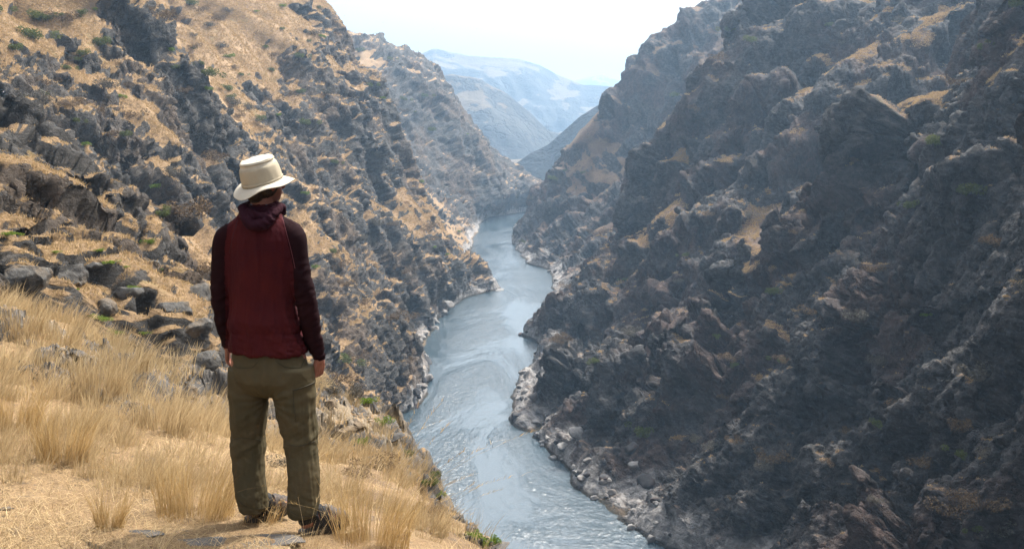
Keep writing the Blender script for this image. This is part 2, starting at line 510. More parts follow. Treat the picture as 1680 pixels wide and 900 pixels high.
def roughen(P, nr, nc, side, seed, blobs, big=1.0, small_to=0.7, rock_bias=0.0, relief=1.0):
    """displace a lofted canyon side along its normals: gullies, crags, blocks; returns points and rock mask"""
    P = P.reshape(-1, 3).astype(np.float32)
    N = normals_grid(P, nr, nc) * side
    ref = P.copy()
    dist = np.linalg.norm(P - np.array([0, 0, CZ]), axis=1)
    sc = np.clip(dist / 260.0, 0.28, 1.1) * (1 - 0.4 * smooth01(dist, 480, 740))                  # nearer banks carry relief in proportion to their own size
    above = smooth01(P[:, 2], -3, 10)
    # ribs and gullies falling to the river
    Q = ref * np.array([0.55, 1.0, 0.45])
    g = noise(Q, 46, 3, 0.5, seed)
    g2 = 0.5 - np.abs(noise(Q, 30, 2, 0.5, seed + 1)) * 4
    g3, _ = blocks(Q + noise(ref, 30, 3, 0.5, seed + 8, vec=True) * 50, 42, seed + 9, 1.4)
    d = (g * 17 + g2 * 3.2 + g3 * (9 if side < 0 else 11)) * big * sc * above
    P = relax(P + N * d[:, None], nr, nc, 6 if side < 0 else 30)
    N = normals_grid(P, nr, nc) * side
    # where rock stands out of the grass
    m = noise(ref * np.array([1, 1, 0.8]), 38, 4, 0.55, seed + 2) * 4.4 + rock_bias
    m += noise(ref * np.array([1, 1, 1.3]), 11, 5, 0.6, seed + 12) * 1.9
    steep = 1 - N[:, 2]
    m = m + (steep - 0.35) * 2.0
    m = m + smooth01(ref[:, 2], 40, 6) * 1.1
    for (bx, by, r, w, Yd) in blobs:
        c = np.array(px2w(bx, by, Yd)); rr = r * Yd / F
        q = (P - c) / np.array([rr, rr * 3.0, rr])
        m = m + w * np.exp(-(q ** 2).sum(1))
    m = m + 1.5 * smooth01(dist, 190, 95) * (side < 0) + 1.2 * smooth01(P[:, 1], 700, 850) * (side < 0)
    R = smooth01(m, -0.1, 0.8)
    scl = np.clip(dist / 130, 0.33, 1) * relief * above
    vary = 0.3 + 1.3 * smooth01(noise(ref, 26, 2, 0.5, seed + 30), -0.15, 0.2)      # some crags stand out, some slopes are talus
    An = np.array([1.0, 1.0, 0.6 if side < 0 else 0.42])
    fin = 1.0 if side < 0 else 0.72
    # each finer level grows on the surface left by the coarser one, so nothing is drawn out into streaks
    wv = noise(P, 14, 3, 0.55, seed + 3, vec=True)
    b, _ = crags((P + wv * 24) * An, 23, seed + 28)
    b2, _ = crags((P + wv * 12) * An, 11, seed + 29)
    tot = (b * 23 * (0.26 if side < 0 else 0.42) + b2 * 11 * (0.28 if side < 0 else 0.42)) * (R * 0.93 + 0.07) * vary + noise(P * np.array([1, 1, 0.7]), 18, 2, 0.5, seed + 4) * 7 * (0.12 + 0.88 * R)
    P = relax(P + N * (tot * scl)[:, None], nr, nc, 4 if side < 0 else 9)
    Nm = normals_grid(P, nr, nc) * side
    wv = noise(P, 5, 3, 0.55, seed + 5, vec=True)
    b, _ = crags((P + wv * 7) * An, 5.6, seed + 31)
    b2, _ = crags((P + wv * 4) * An, 2.7, seed + 32)
    tot = fin * (b * 5.6 * 0.36 + b2 * 2.7 * 0.36) * (R * 0.97 + 0.03) * (0.6 + 0.4 * vary) + noise(P, 6, 4, 0.58, seed + 6) * 2.4 * fin * (0.13 + 0.87 * R)
    P = P + Nm * (tot * scl)[:, None]
    Nm = normals_grid(P, nr, nc) * side
    fade = np.clip(1.5 - dist / 620, 0.25, 1)
    b, _ = crags(P, 1.3, seed + 33)
    tot = fin * b * 1.3 * 0.40 * (0.15 + 0.85 * R) + noise(P, 1.8, 4, 0.65, seed + 7) * 1.1 * fin * (0.3 + 0.7 * R)
    P = P + Nm * (tot * scl * fade)[:, None]
    N2 = normals_grid(P, nr, nc) * side
    # local roughness and steepness decide the final mask
    up = N2[:, 2]
    G = up.reshape(nr, nc)
    K = G.copy()
    for _ in range(2):
        K[1:-1, 1:-1] = (K[1:-1, 1:-1] * 2 + K[:-2, 1:-1] + K[2:, 1:-1] + K[1:-1, :-2] + K[1:-1, 2:]) / 6
    up = K.ravel()
    return P, R, up, N2


print('lofting')
LY = np.exp(np.linspace(math.log(22 + 40), math.log(1250 + 40), 1350)) - 40
LY = np.r_[np.linspace(-78, 21, 40), LY]
NL = 1150
PL = build_loft(LS, LBY, LBX, -1, LY, NL)
L_BLOBS = [(300, 110, 70, 1.6, 275), (250, 60, 40, 1.2, 275), (320, 190, 55, 1.6, 275), (345, 200, 25, 1.2, 290), (110, 230, 90, 0.9, 200), (20, 180, 70, 1.8, 175), (30, 90, 40, 1.2, 175),
           (100, 470, 60, 2.0, 75), (30, 460, 60, 2.0, 60), (230, 440, 60, 0.8, 100), (560, 60, 60, 1.2, 540), (480, 120, 70, 0.9, 470), (640, 220, 60, 1.5, 550), (520, 250, 110, 1.4, 420),
           (450, 220, 60, 0.7, 400), (600, 420, 120, 1.2, 380), (460, 480, 90, 0.9, 260), (200, 290, 80, 0.6, 200), (330, 330, 80, 1.0, 250), (690, 540, 80, 2.0, 400), (650, 620, 60, 2.0, 330),
           (100, 50, 110, -2.2, 300), (200, 20, 90, -2.0, 330), (400, 60, 70, -1.1, 400), (380, 150, 55, -1.1, 340), (100, 130, 70, -1.0, 260), (300, 300, 45, -0.9, 250), (420, 30, 60, -1.2, 420),
           (640, 90, 50, 0.8, 1000), (720, 170, 60, 1.5, 980), (620, 140, 60, -0.8, 900), (700, 250, 50, 0.6, 900), (690, 330, 40, -0.8, 800), (60, 330, 70, -0.6, 140), (180, 400, 40, -0.8, 110), (130, 350, 60, 0.7, 120)]
print('roughening left')
VL, RL, UL, NLn = roughen(PL, len(LY), NL, -1, 3, L_BLOBS, 1.0, 0.7, 0.0)
maskL = np.clip(0.25 + (RL - 0.5) * 0.85 + (0.60 - UL) * 1.7 + noise(VL, 9, 5, 0.62, 77) * 1.35 + 0.28 * smooth01(VL[:, 1], 760, 900) - 0.30 * smooth01(VL[:, 2], 100, 135) * smooth01(VL[:, 1], 600, 480), 0, 1)
left_side = mesh_np('canyon_hill', VL, grid_faces(len(LY), NL), MAT_LEFT, True, {'rock': maskL, 'up': UL})
tag(left_side, kind='structure')

RY = np.exp(np.linspace(math.log(110 - 30), math.log(1150 - 30), 1480)) + 30
RY = np.r_[np.linspace(-78, 70, 30), np.linspace(71, 109.7, 150), RY]
NR = 1150
PR = build_loft(RS, RBY, RBX, 1, RY, NR)
R_BLOBS = [(965, 235, 45, -2.2, 790), (940, 300, 30, -1.2, 760), (1110, 250, 28, -1.2, 480), (1560, 160, 40, -0.8, 290), (1260, 620, 50, -1.1, 240), (1140, 660, 60, -1.2, 260), (1150, 500, 60, -1.0, 360),
           (1480, 480, 50, 1.5, 220), (1600, 300, 120, 1.2, 230), (1300, 760, 150, 1.0, 210), (1180, 60, 60, 1.2, 490)]
print('roughening right')
VR, RR_, UR, NRn = roughen(PR, len(RY), NR, 1, 41, R_BLOBS, 1.25, 0.7, 0.9, 1.2)
maskR = np.clip(0.58 + (RR_ - 0.5) * 0.75 + (0.60 - UR) * 1.5 + noise(VR, 5, 4, 0.6, 78) * 1.2, 0, 1)
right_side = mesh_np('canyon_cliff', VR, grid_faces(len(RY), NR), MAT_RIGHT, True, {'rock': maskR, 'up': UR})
tag(right_side, kind='structure')

# ------------------------------------------------------------------ far mountains
def ridge_z(X, pts, Y):
    W_ = np.array([px2w(px, py, Y) for px, py in pts])
    return np.interp(X, W_[:, 0], W_[:, 2])


print('far')
FR = [
    (1380, [(-400, 420), (700, 420), (790, 330), (822, 300), (842, 268), (870, 250), (900, 236), (950, 192), (985, 168), (1100, 100), (1800, 0)], 0.75, 0.6),
    (2050, [(-600, 20), (450, 50), (640, 105), (700, 128), (740, 120), (790, 125), (832, 152), (868, 182), (900, 215), (960, 225), (1100, 200), (1800, 120)], 0.55, 0.5),
    (3300, [(-600, -40), (500, 20), (570, 48), (630, 68), (690, 87), (713, 78), (770, 90), (850, 96), (885, 106), (922, 126), (960, 139), (1000, 142), (1150, 150), (1800, 120)], 0.33, 0.5),
    (6500, [(-600, 150), (850, 155), (900, 140), (940, 131), (988, 121), (1012, 130), (1050, 142), (1400, 130), (2200, 120)], 0.25, 0.3),
]
fy = np.exp(np.linspace(math.log(1130), math.log(9000), 660))
fa = np.linspace(-0.8, 0.85, 760)
FYg, FAg = np.meshgrid(fy, fa, indexing='ij')
FX = FYg * FAg
P0 = np.stack([FX, FYg, FX * 0], -1).reshape(-1, 3)
n1 = noise(P0, 460, 7, 0.55, 5); n2 = np.abs(noise(P0, 360, 6, 0.55, 9))
Zf = -12 + 34 * smooth01(FYg.ravel(), 1180, 1500) + 0 * FX.ravel()
for Yr, pts, s0, s1 in FR:
    dy = FYg.ravel() - Yr
    front = np.clip(-dy, 0, None); back = np.clip(dy, 0, None)
    zr = ridge_z(FX.ravel() + noise(P0, 300, 3, 0.5, Yr / 180) * 70 * (front / (front + 250)), pts, Yr)
    gul = 1 - smooth01(n2, 0.0, 0.16)
    fal = front * s0 * (1 + n1 * 1.0) + gul * np.clip(front, 0, 500) * 0.20 * (Yr / 2500)
    z = zr - fal - back * s1
    Zf = np.maximum(Zf, z)
Zf += n1 * 22 * smooth01(FYg.ravel(), 1150, 2200)
Zf += noise(P0, 70, 6, 0.6, 12) * 15 * smooth01(FYg.ravel(), 1100, 1500)
P0[:, 2] = Zf
Nf = normals_grid(P0, len(fy), len(fa))
if Nf[:, 2].mean() < 0: Nf = -Nf
fm = np.clip(0.05 + (0.86 - Nf[:, 2]) * 2.2 + 0.40 + noise(P0, 230, 6, 0.6, 3) * 2.6 + np.where(FYg.ravel() < 1600, 0.5, 0), 0, 1)
mount = mesh_np('mountain_range', P0, grid_faces(len(fy), len(fa)), MAT_FAR, True, {'rock': fm, 'up': Nf[:, 2]})
tag(mount, kind='structure')

# ------------------------------------------------------------------ the river
M = NT('river_water')
co = M.coord((1, 0.55, 1), (0, 0, 0.1))
M.set(M.p.inputs['Base Color'], (0.036, 0.058, 0.074))
sl = M.noise(M.coord((1, 0.35, 1), (0, 0, 0.05)), 0.035, 5, 0.6, 1.0)
M.set(M.p.inputs['Roughness'], M.map(sl, 0.35, 0.65, 0.12, 0.20))
M.p.inputs['Specular IOR Level'].default_value = 1.0
M.p.inputs['IOR'].default_value = 1.5
w1 = M.noise(co, 0.16, 5, 0.6, 0.9)
w2 = M.noise(co, 0.8, 6, 0.66, 1.0)
w3 = M.noise(co, 3.0, 4, 0.65)
calm = M.map(sl, 0.40, 0.62, 0.22, 1.0)
hsum = M.math('ADD', M.math('MULTIPLY', w1, 0.9), M.math('MULTIPLY', w2, 0.85))
hsum = M.math('ADD', hsum, M.math('MULTIPLY', w3, 0.22))
hsum = M.math('MULTIPLY', hsum, calm)
M.l.new(M.bump(hsum, 0.8, 0.62), M.p.inputs['Normal'])
MAT_WATER = M.m
gx = np.linspace(-8000, 8000, 25); gy = np.linspace(-400, 8900, 25)
GY, GX = np.meshgrid(gy, gx, indexing='ij')
river = mesh_np('river', np.stack([GX, GY, GX * 0], -1).reshape(-1, 3), grid_faces(25, 25), MAT_WATER, False)
tag(river, kind='structure')

# ------------------------------------------------------------------ haze
hz = bpy.data.materials.new('haze_air'); hz.use_nodes = True
ht = hz.node_tree
for n in list(ht.nodes):
    if n.type != 'OUTPUT_MATERIAL': ht.nodes.remove(n)
pv = ht.nodes.new('ShaderNodeVolumePrincipled')
pv.inputs['Color'].default_value = (0.47, 0.71, 1.0, 1)
pv.inputs['Density'].default_value = HAZE
pv.inputs['Anisotropy'].default_value = 0.35
ht.links.new(pv.outputs[0], [n for n in ht.nodes if n.type == 'OUTPUT_MATERIAL'][0].inputs['Volume'])
bm = bmesh.new(); bmesh.ops.create_cube(bm, size=1)
me = bpy.data.meshes.new('haze'); bm.to_mesh(me); bm.free()
haze = link('haze', me, hz)
haze.scale = (17000, 10000, 480); haze.location = (0, 4400, 232)
tag(haze, kind='stuff')

# ------------------------------------------------------------------ the ledge the hiker stands on
GP = [(-300, 430, 14), (-300, 600, 8.5), (-300, 900, 4.4), (0, 505, 12.5), (130, 530, 12.5), (0, 600, 9), (0, 700, 6.8), (0, 800, 5.4), (0, 900, 4.4), (200, 585, 11), (200, 700, 7.3), (200, 800, 5.6), (200, 900, 4.5),
      (290, 640, 10), (330, 750, 6.7), (350, 850, 5.1), (430, 858, 5.02), (430, 780, 7), (440, 735, 10), (510, 876, 4.86), (520, 805, 6.6), (550, 745, 10), (570, 675, 17), (545, 625, 25),
      (600, 868, 5.1), (640, 850, 5.9), (620, 785, 7.9), (645, 725, 11.5), (620, 672, 17), (690, 775, 9.5), (700, 850, 6.9), (740, 835, 8.2), (790, 870, 7.2), (850, 893, 6.4), (780, 905, 5.6), (690, 900, 4.9), (600, 640, 24)]
GPw = np.array([px2w(*g) for g in GP] + [(-1.5, 1.5, CZ - 1.75), (0.8, 2.0, CZ - 1.8), (-5, 1, CZ - 1.4), (-9, 3, CZ - 0.6), (-12, 12, CZ - 0.6), (0, -3, CZ - 1.6), (-8, -4, CZ - 0.8), (-9, 18, CZ - 2.5), (-4.5, 30, CZ - 8)])


def _phi(r2): return r2 * np.log(r2 + 1e-9) * 0.5


_xy = GPw[:, :2]
_A = _phi(((_xy[:, None] - _xy[None]) ** 2).sum(-1)) + np.eye(len(_xy)) * 0.15
_Pm = np.c_[np.ones(len(_xy)), _xy]
_w = np.linalg.solve(np.block([[_A, _Pm], [_Pm.T, np.zeros((3, 3))]]), np.r_[GPw[:, 2], 0, 0, 0])


def rbf(X, Y):
    q = np.stack([X, Y], -1).reshape(-1, 2)
    out = _w[-3] + _w[-2] * q[:, 0] + _w[-1] * q[:, 1]
    for i in range(len(_xy)):
        out = out + _w[i] * _phi(((q - _xy[i]) ** 2).sum(-1))
    return out.reshape(X.shape)


# right-hand brink of the ledge, and its far brink
EY = np.array([-20, 0, 4, 5.6, 6.4, 7.2, 8.2, 9.6, 11.5, 14, 18, 25, 32, 45])
EX = np.array([2.2, 1.5, 0.45, 0.15, 0.05, -0.2, -0.47, -0.85, -1.3, -1.85, -2.45, -4.4, -7, -13])
BXs = np.array([-30, -12, -8, -5.9, -4.2, -3.3, -2.9, -2.2, 3]); BYs = np.array([14, 13.5, 12.8, 12.6, 10.8, 12.5, 17, 26, 26.])


def ledge_z(X, Y, detail=True):
    X = np.asarray(X, float); Y = np.asarray(Y, float)
    P = np.stack([X, Y, X * 0], -1).reshape(-1, 3)
    ws = min(1.0, 1.0)
    wob = noise(P, 2.2, 3, 0.6, 61).reshape(X.shape) * np.clip(Y / 8, 0.2, 2.0)
    ex = np.interp(Y, EY, EX) + wob * 0.8
    by = np.interp(X, BXs, BYs) + wob * 2.0
    Yc = np.minimum(Y, by); Xc = np.minimum(X, ex)
    z = rbf(Xc, Yc)
    dx = np.clip(X - ex, 0, None); dy = np.clip(Y - by, 0, None)
    z = z - dx * 1.5 - 0.12 * dx ** 2 - dy * 0.75 - 0.01 * dy ** 2
    z = z - 0.10 * smooth01(X, ex - 0.7, ex) * np.clip(Y / 6, 0, 1.5)
    if detail:
        far = np.clip(Y / 9, 0.25, 1.7)
        n = noise(P, 1.6, 5, 0.6, 62).reshape(X.shape)
        z = z + n * 0.28 * far
        z = z + (noise(P, 0.33, 4, 0.6, 63).reshape(X.shape)) * 0.09 + noise(P, 0.06, 3, 0.6, 93).reshape(X.shape) * 0.02
        rm = rock_mask_ledge(X, Y)
        b, _ = blocks(np.stack([X, Y, z], -1).reshape(-1, 3), 0.9, 64, 1.2)
        b2, _ = blocks(np.stack([X, Y, z], -1).reshape(-1, 3), 0.35, 65, 1.2)
        nr_ = noise(P, 0.7, 6, 0.7, 90).reshape(X.shape)
        z = z + rm * (b.reshape(X.shape) * 0.22 + b2.reshape(X.shape) * 0.16 + nr_ * 0.5 + 0.04) * far
        # flat trodden patch round the hiker's feet
        f = np.exp(-(((X + 1.1) / 0.75) ** 2 + ((Y - 4.95) / 0.45) ** 2))
        z = z * (1 - f * 0.85) + rbf(Xc, Yc) * f * 0.85
    return z


LR = [(-3.4, 10.6, 0.9, 1.2), (-2.5, 11.5, 0.7, 1.0), (-4.2, 9.3, 0.45, 1.3), (-3.6, 8.8, 0.35, 1.0), (-1.75, 11.5, 0.5, 1.2), (-2.7, 17, 1.4, 1.3), (-2.1, 13, 0.7, 1.2), (-3.2, 22, 2.0, 1.2), (-1.1, 9.9, 0.35, 1.1),
      (-5.6, 10.6, 0.6, 1.0), (-2.9, 14, 0.9, 1.2), (-0.35, 8.1, 0.3, 1.2), (0.0, 6.7, 0.3, 0.9), (-0.2, 7.0, 0.25, 1.0), (-1.2, 4.35, 0.32, 0.9), (-2.0, 4.55, 0.28, 0.6), (-4.5, 11.5, 0.6, 1.2), (-3.1, 7.9, 0.3, .8), (-0.65, 8.9, 0.3, 1.0)]


def rock_mask_ledge(X, Y):
    P = np.stack([X, Y, X * 0], -1).reshape(-1, 3)
    n = noise(P, 1.1, 4, 0.6, 66).reshape(np.shape(X))
    m = np.zeros(np.shape(X))
    for x, y, r, w in LR:
        m = m + w * np.exp(-(((X - x) / r) ** 2 + ((Y - y) / (r * 1.5)) ** 2))
    ex = np.interp(Y, EY, EX)
    m = m + 0.75 * smooth01(X, ex - 0.15, ex + 0.4) * smooth01(Y, 7, 11)
    return smooth01(m + n * 1.6, 0.45, 0.8)


print('ledge')
gy = np.exp(np.linspace(math.log(2.2), math.log(46), 760))
ga = np.r_[np.linspace(-0.95, -0.56, 60)[:-1], np.linspace(-0.56, 0.12, 1000)[:-1], np.linspace(0.12, 1.1, 70)]
LYg, LAg = np.meshgrid(gy, ga, indexing='ij')
LXg = LYg * LAg
LZg = ledge_z(LXg, LYg)
PLd = np.stack([LXg, LYg, LZg], -1).reshape(-1, 3)
NLd = normals_grid(PLd, len(gy), len(ga))
if NLd[:, 2].mean() < 0: NLd = -NLd
rmg = rock_mask_ledge(LXg, LYg).ravel()
disp = noise(PLd, 0.5, 6, 0.65, 68) * 0.16 * (0.15 + rmg) * np.clip(PLd[:, 1] / 7, 0.4, 2)
PLd = PLd + NLd * disp[:, None]
NLd = normals_grid(PLd, len(gy), len(ga)); NLd = NLd * np.sign(NLd[:, 2].mean())
rockL = np.clip(rmg * 0.8 + (0.62 - NLd[:, 2]) * 1.3, 0, 1)

M = NT('ledge_ground')
co = M.coord()
rk = M.attr('rock')
m = M.math('ADD', rk, M.math('MULTIPLY', M.math('SUBTRACT', M.noise(co, 3.0, 6, 0.65), 0.5), 0.7))
rm_ = M.map(m, 0.42, 0.55)
mid = M.noise(co, 3.5, 9, 0.72)
r = M.mix(M.map(mid, 0.25, 0.75), (0.045, 0.043, 0.042), (0.15, 0.14, 0.13))
r = M.mix(M.map(M.noise(co, 0.9, 5, 0.6), 0.5, 0.65), r, (0.24, 0.19, 0.13))
r = M.mix(M.map(M.noise(co, 14, 6, 0.7), 0.6, 0.7, 0, 0.6), r, (0.38, 0.36, 0.28))
straw = M.noise(M.coord((1, 1, 1)), 38, 7, 0.8, 2.5)
g = M.mix(M.map(straw, 0.38, 0.62), (0.10, 0.065, 0.038), (0.42, 0.29, 0.15))
g = M.mix(M.map(M.noise(co, 2.2, 6, 0.7), 0.35, 0.6), M.mix(0.5, g, (0.23, 0.145, 0.075)), g)
sx = M.n.new('ShaderNodeSeparateXYZ'); M.l.new(co, sx.inputs[0])
g = M.mix(M.math('MULTIPLY', M.map(M.noise(co, 1.3, 6, 0.7), 0.42, 0.55), M.math('MULTIPLY', M.map(sx.outputs[0], -2.2, -1.0), M.map(sx.outputs[1], 5.3, 6.3, 0, .75))), g, (0.13, 0.085, 0.05))
g = M.mix(M.map(M.noise(co, 5.0, 7, 0.8), 0.55, 0.63, 0, 0.85), g, (0.12, 0.09, 0.065))
M.l.new(M.mix(rm_, g, r), M.p.inputs['Base Color'])
hb = M.math('ADD', M.math('MULTIPLY', straw, 0.25), mid)
M.l.new(M.bump(hb, 0.9, 0.07), M.p.inputs['Normal'])
MAT_LEDGE = M.m
ledge = mesh_np('ground', PLd, grid_faces(len(gy), len(ga))[:, ::-1], MAT_LEDGE, True, {'rock': rockL})
tag(ledge, kind='structure')

BV_LEDGE = BVHTree.FromPolygons(PLd.tolist(), grid_faces(len(gy), len(ga)).tolist())


def on_ledge(x, y):
    h = BV_LEDGE.ray_cast(Vector((x, y, CZ + 30)), Vector((0, 0, -1)))
    return (h[0], h[1] if h[1].z > 0 else -h[1]) if h[0] else (None, None)

# ------------------------------------------------------------------ the hiker
print('hiker')
HY = 4.95


def hp(px, py, dy=0.0):
    return np.array(px2w(px, py, HY + dy))


PM = 330.0          # photo pixels per metre at the hiker


def tube_mesh(rings, seg=28, cap=True):
    """rings: (centre, rx, ry, yaw, tilt_axis or None) -> verts, faces; cross-sections stay horizontal unless an axis is given"""
    V = []; Fc = []
    for (c, rx, ry, yaw, ax) in rings:
        a = np.linspace(0, 2 * math.pi, seg, endpoint=False)
        p = np.stack([np.cos(a) * rx, np.sin(a) * ry, a * 0], 1)
        cy, sy = math.cos(yaw), math.sin(yaw)
        p = p @ np.array([[cy, sy, 0], [-sy, cy, 0], [0, 0, 1]])
        if ax is not None:
            q = Vector((0, 0, 1)).rotation_difference(Vector(ax).normalized()).to_matrix()
            p = p @ np.array(q).T
        V.append(p + np.asarray(c))
    n = len(rings)
    V = np.concatenate(V)
    for i in range(n - 1):
        for j in range(seg):
            k = (j + 1) % seg
            Fc.append((i * seg + j, i * seg + k, (i + 1) * seg + k, (i + 1) * seg + j))
    if cap:
        Fc.append(tuple(range(seg))[::-1]); Fc.append(tuple((n - 1) * seg + j for j in range(seg)))
    return V, Fc


def limb(pts, seg=22, n=26, up=None):
    """round tapering limb through (centre, radius) or (centre, rx, ry) points, sections square to the axis, rounded ends"""
    C = np.array([p[0] for p in pts], float); R = np.array([(p[1], p[2] if len(p) > 2 else p[1]) for p in pts], float)
    d = np.r_[0, np.cumsum(np.linalg.norm(np.diff(C, axis=0), axis=1))]
    t = np.linspace(0, d[-1], n)
    Cs = pchip(d, C, t); Rs = pchip(d, R, t)
    T = np.gradient(Cs, axis=0)
    rings = []
    r0, r1 = Rs[0].mean(), Rs[-1].mean()
    T0 = T[0] / np.linalg.norm(T[0]); T1 = T[-1] / np.linalg.norm(T[-1])
    for s in (0.95, 0.8, 0.5): rings.append((Cs[0] - T0 * r0 * s, Rs[0][0] * math.sqrt(1 - s * s), Rs[0][1] * math.sqrt(1 - s * s), 0, T0))
    for i in range(n): rings.append((Cs[i], Rs[i][0], Rs[i][1], 0, T[i]))
    for s in (0.5, 0.8, 0.95): rings.append((Cs[-1] + T1 * r1 * s, Rs[-1][0] * math.sqrt(1 - s * s), Rs[-1][1] * math.sqrt(1 - s * s), 0, T1))
    return tube_mesh(rings, seg)


def ellipsoid(c, r, rot=None, seg=24, rg=16):
    V = []; Fc = []
    for i in range(rg + 1):
        th = math.pi * i / rg
        for j in range(seg):
            a = 2 * math.pi * j / seg
            V.append((r[0] * math.sin(th) * math.cos(a), r[1] * math.sin(th) * math.sin(a), r[2] * math.cos(th)))
    V = np.array(V)
    if rot is not None: V = V @ np.array(rot).T
    V = V + np.asarray(c)
    for i in range(rg):
        for j in range(seg):
            k = (j + 1) % seg
            Fc.append((i * seg + j, i * seg + k, (i + 1) * seg + k, (i + 1) * seg + j))
    return V, Fc


def join(parts):
    V = []; Fc = []; o = 0
    for v, f in parts:
        V.append(np.asarray(v)); Fc += [tuple(i + o for i in q) for q in f]; o += len(v)
    return np.concatenate(V), Fc


def fused(name, parts, voxel, smooth=3, mat=None):
    """one continuous surface grown round overlapping pieces"""
    V, Fc = join(parts)
    me = bpy.data.meshes.new(name); me.from_pydata(V.tolist(), [], Fc)
    ob = bpy.data.objects.new(name, me); COL.objects.link(ob)
    r = ob.modifiers.new('r', 'REMESH'); r.mode = 'VOXEL'; r.voxel_size = voxel
    if smooth:
        s = ob.modifiers.new('s', 'SMOOTH'); s.iterations = smooth; s.factor = 0.6
    ev = ob.evaluated_get(bpy.context.evaluated_depsgraph_get())
    m2 = bpy.data.meshes.new_from_object(ev)
    bpy.data.objects.remove(ob); bpy.data.meshes.remove(me)
    m2.name = name
    m2.materials.clear()
    if mat: m2.materials.append(mat)
    m2.polygons.foreach_set('use_smooth', np.ones(len(m2.polygons), bool))
    return m2


def me_co(me):
    a = np.empty(len(me.vertices) * 3, np.float32); me.vertices.foreach_get('co', a); return a.reshape(-1, 3)


def me_no(me):
    a = np.empty(len(me.vertices) * 3, np.float32); me.vertex_normals.foreach_get('vector', a); return a.reshape(-1, 3)


def set_co(me, P):
    me.vertices.foreach_set('co', np.ascontiguousarray(P, np.float32).ravel()); me.update()


def cloth_mat(name, col, col2, rough=0.85, weave=900, sheen=0.0, heather=0.25):
    M = NT(name)
    co = M.coord(obj=True)
    f = M.noise(M.coord((1, 1, 3), obj=True), 160, 4, 0.7)
    c = M.mix(M.map(f, 0.35, 0.65), tuple(x * (1 - heather) for x in col), tuple(x * (1 + heather) for x in col))
    c = M.mix(M.map(M.noise(co, 5, 3, 0.6), 0.35, 0.7), c, col2)
    M.l.new(c, M.p.inputs['Base Color'])
    M.p.inputs['Roughness'].default_value = rough
    M.p.inputs['Specular IOR Level'].default_value = 0.06
    M.p.inputs['Sheen Weight'].default_value = sheen
    M.p.inputs['Sheen Roughness'].default_value = 0.4
    wv = M.noise(co, weave, 2, 0.5)
    M.l.new(M.bump(wv, 0.35, 0.0015), M.p.inputs['Normal'])
    return M.m


M_SHIRT = cloth_mat('maroon_wool_cloth', (0.042, 0.0075, 0.0105), (0.058, 0.0095, 0.0105))
M_SLEEVE = cloth_mat('dark_plum_cloth', (0.012, 0.0042, 0.006), (0.016, 0.0048, 0.0065))
M_HOOD = cloth_mat('plum_hood_cloth', (0.022, 0.0065, 0.012), (0.027, 0.0075, 0.0125))
M_TROUS = cloth_mat('olive_trouser_cloth', (0.074, 0.060, 0.035), (0.062, 0.054, 0.032), 0.75, 700, 0.0, 0.06)
M_HAT = cloth_mat('cream_canvas', (0.50, 0.46, 0.385), (0.46, 0.42, 0.345), 0.85, 500, 0.0, 0.04)
M_HATB = cloth_mat('khaki_canvas', (0.38, 0.335, 0.255), (0.35, 0.305, 0.23), 0.85, 500, 0.0, 0.05)
M_SKIN = NT('sunburnt_skin')
_n = M_SKIN.noise(M_SKIN.coord(obj=True), 30, 5, 0.6)
M_SKIN.l.new(M_SKIN.mix(M_SKIN.map(_n, 0.3, 0.7), (0.21, 0.085, 0.058), (0.28, 0.12, 0.085)), M_SKIN.p.inputs['Base Color'])
M_SKIN.p.inputs['Roughness'].default_value = 0.5
M_SKIN.p.inputs['Subsurface Weight'].default_value = 0.1
M_SKIN.p.inputs['Subsurface Scale'].default_value = 0.01
M_SKIN = M_SKIN.m
M_HAIR = simple_mat('dark_brown_hair', (0.028, 0.017, 0.011), 0.55, 0.4, 120, 0.5, 0.004)
M_TEAL = simple_mat('teal_cloth', (0.0, 0.12, 0.22), 0.8)
M_BLACK = simple_mat('black_webbing', (0.012, 0.012, 0.013), 0.75, 0.3, 90, 0.3, 0.001)
M_STRAP = simple_mat('taupe_sandal_strap', (0.06, 0.048, 0.043), 0.7, 0.3, 60, 0.3, 0.001)
M_SOLE = simple_mat('dark_rubber_sole', (0.03, 0.028, 0.027), 0.6, 0.4, 50, 0.3, 0.001)

hz0 = float(rbf(np.array([-1.1]), np.array([4.95]))[0])
BASE = hp(462, 866, 0.0); BASE[2] = hz0
person = empty('person', tuple(BASE))
tag(person, 'person from behind in cream hat, maroon hooded shirt and olive trousers, looking down the canyon', 'person')
YAW = -math.radians(18)


def world_part(name, me, parent):
    """meshes are built in world coordinates and moved to the hiker's base"""
    off = np.array(parent_world(parent))
    set_co(me, me_co(me) - off)
    o = bpy.data.objects.new(name, me); COL.objects.link(o); o.parent = parent
    return o


def parent_world(p):
    return BASE if p is person or p.parent is not None or True else (0, 0, 0)


def raw_part(name, VF, mat, parent, smooth=True):
    V, Fc = VF
    me = bpy.data.meshes.new(name); me.from_pydata((np.asarray(V) - BASE).tolist(), [], [tuple(f) for f in Fc])
    me.polygons.foreach_set('use_smooth', np.full(len(me.polygons), smooth))
    if mat: me.materials.append(mat)
    o = bpy.data.objects.new(name, me); COL.objects.link(o); o.parent = parent
    return o


m = lambda px: px / PM
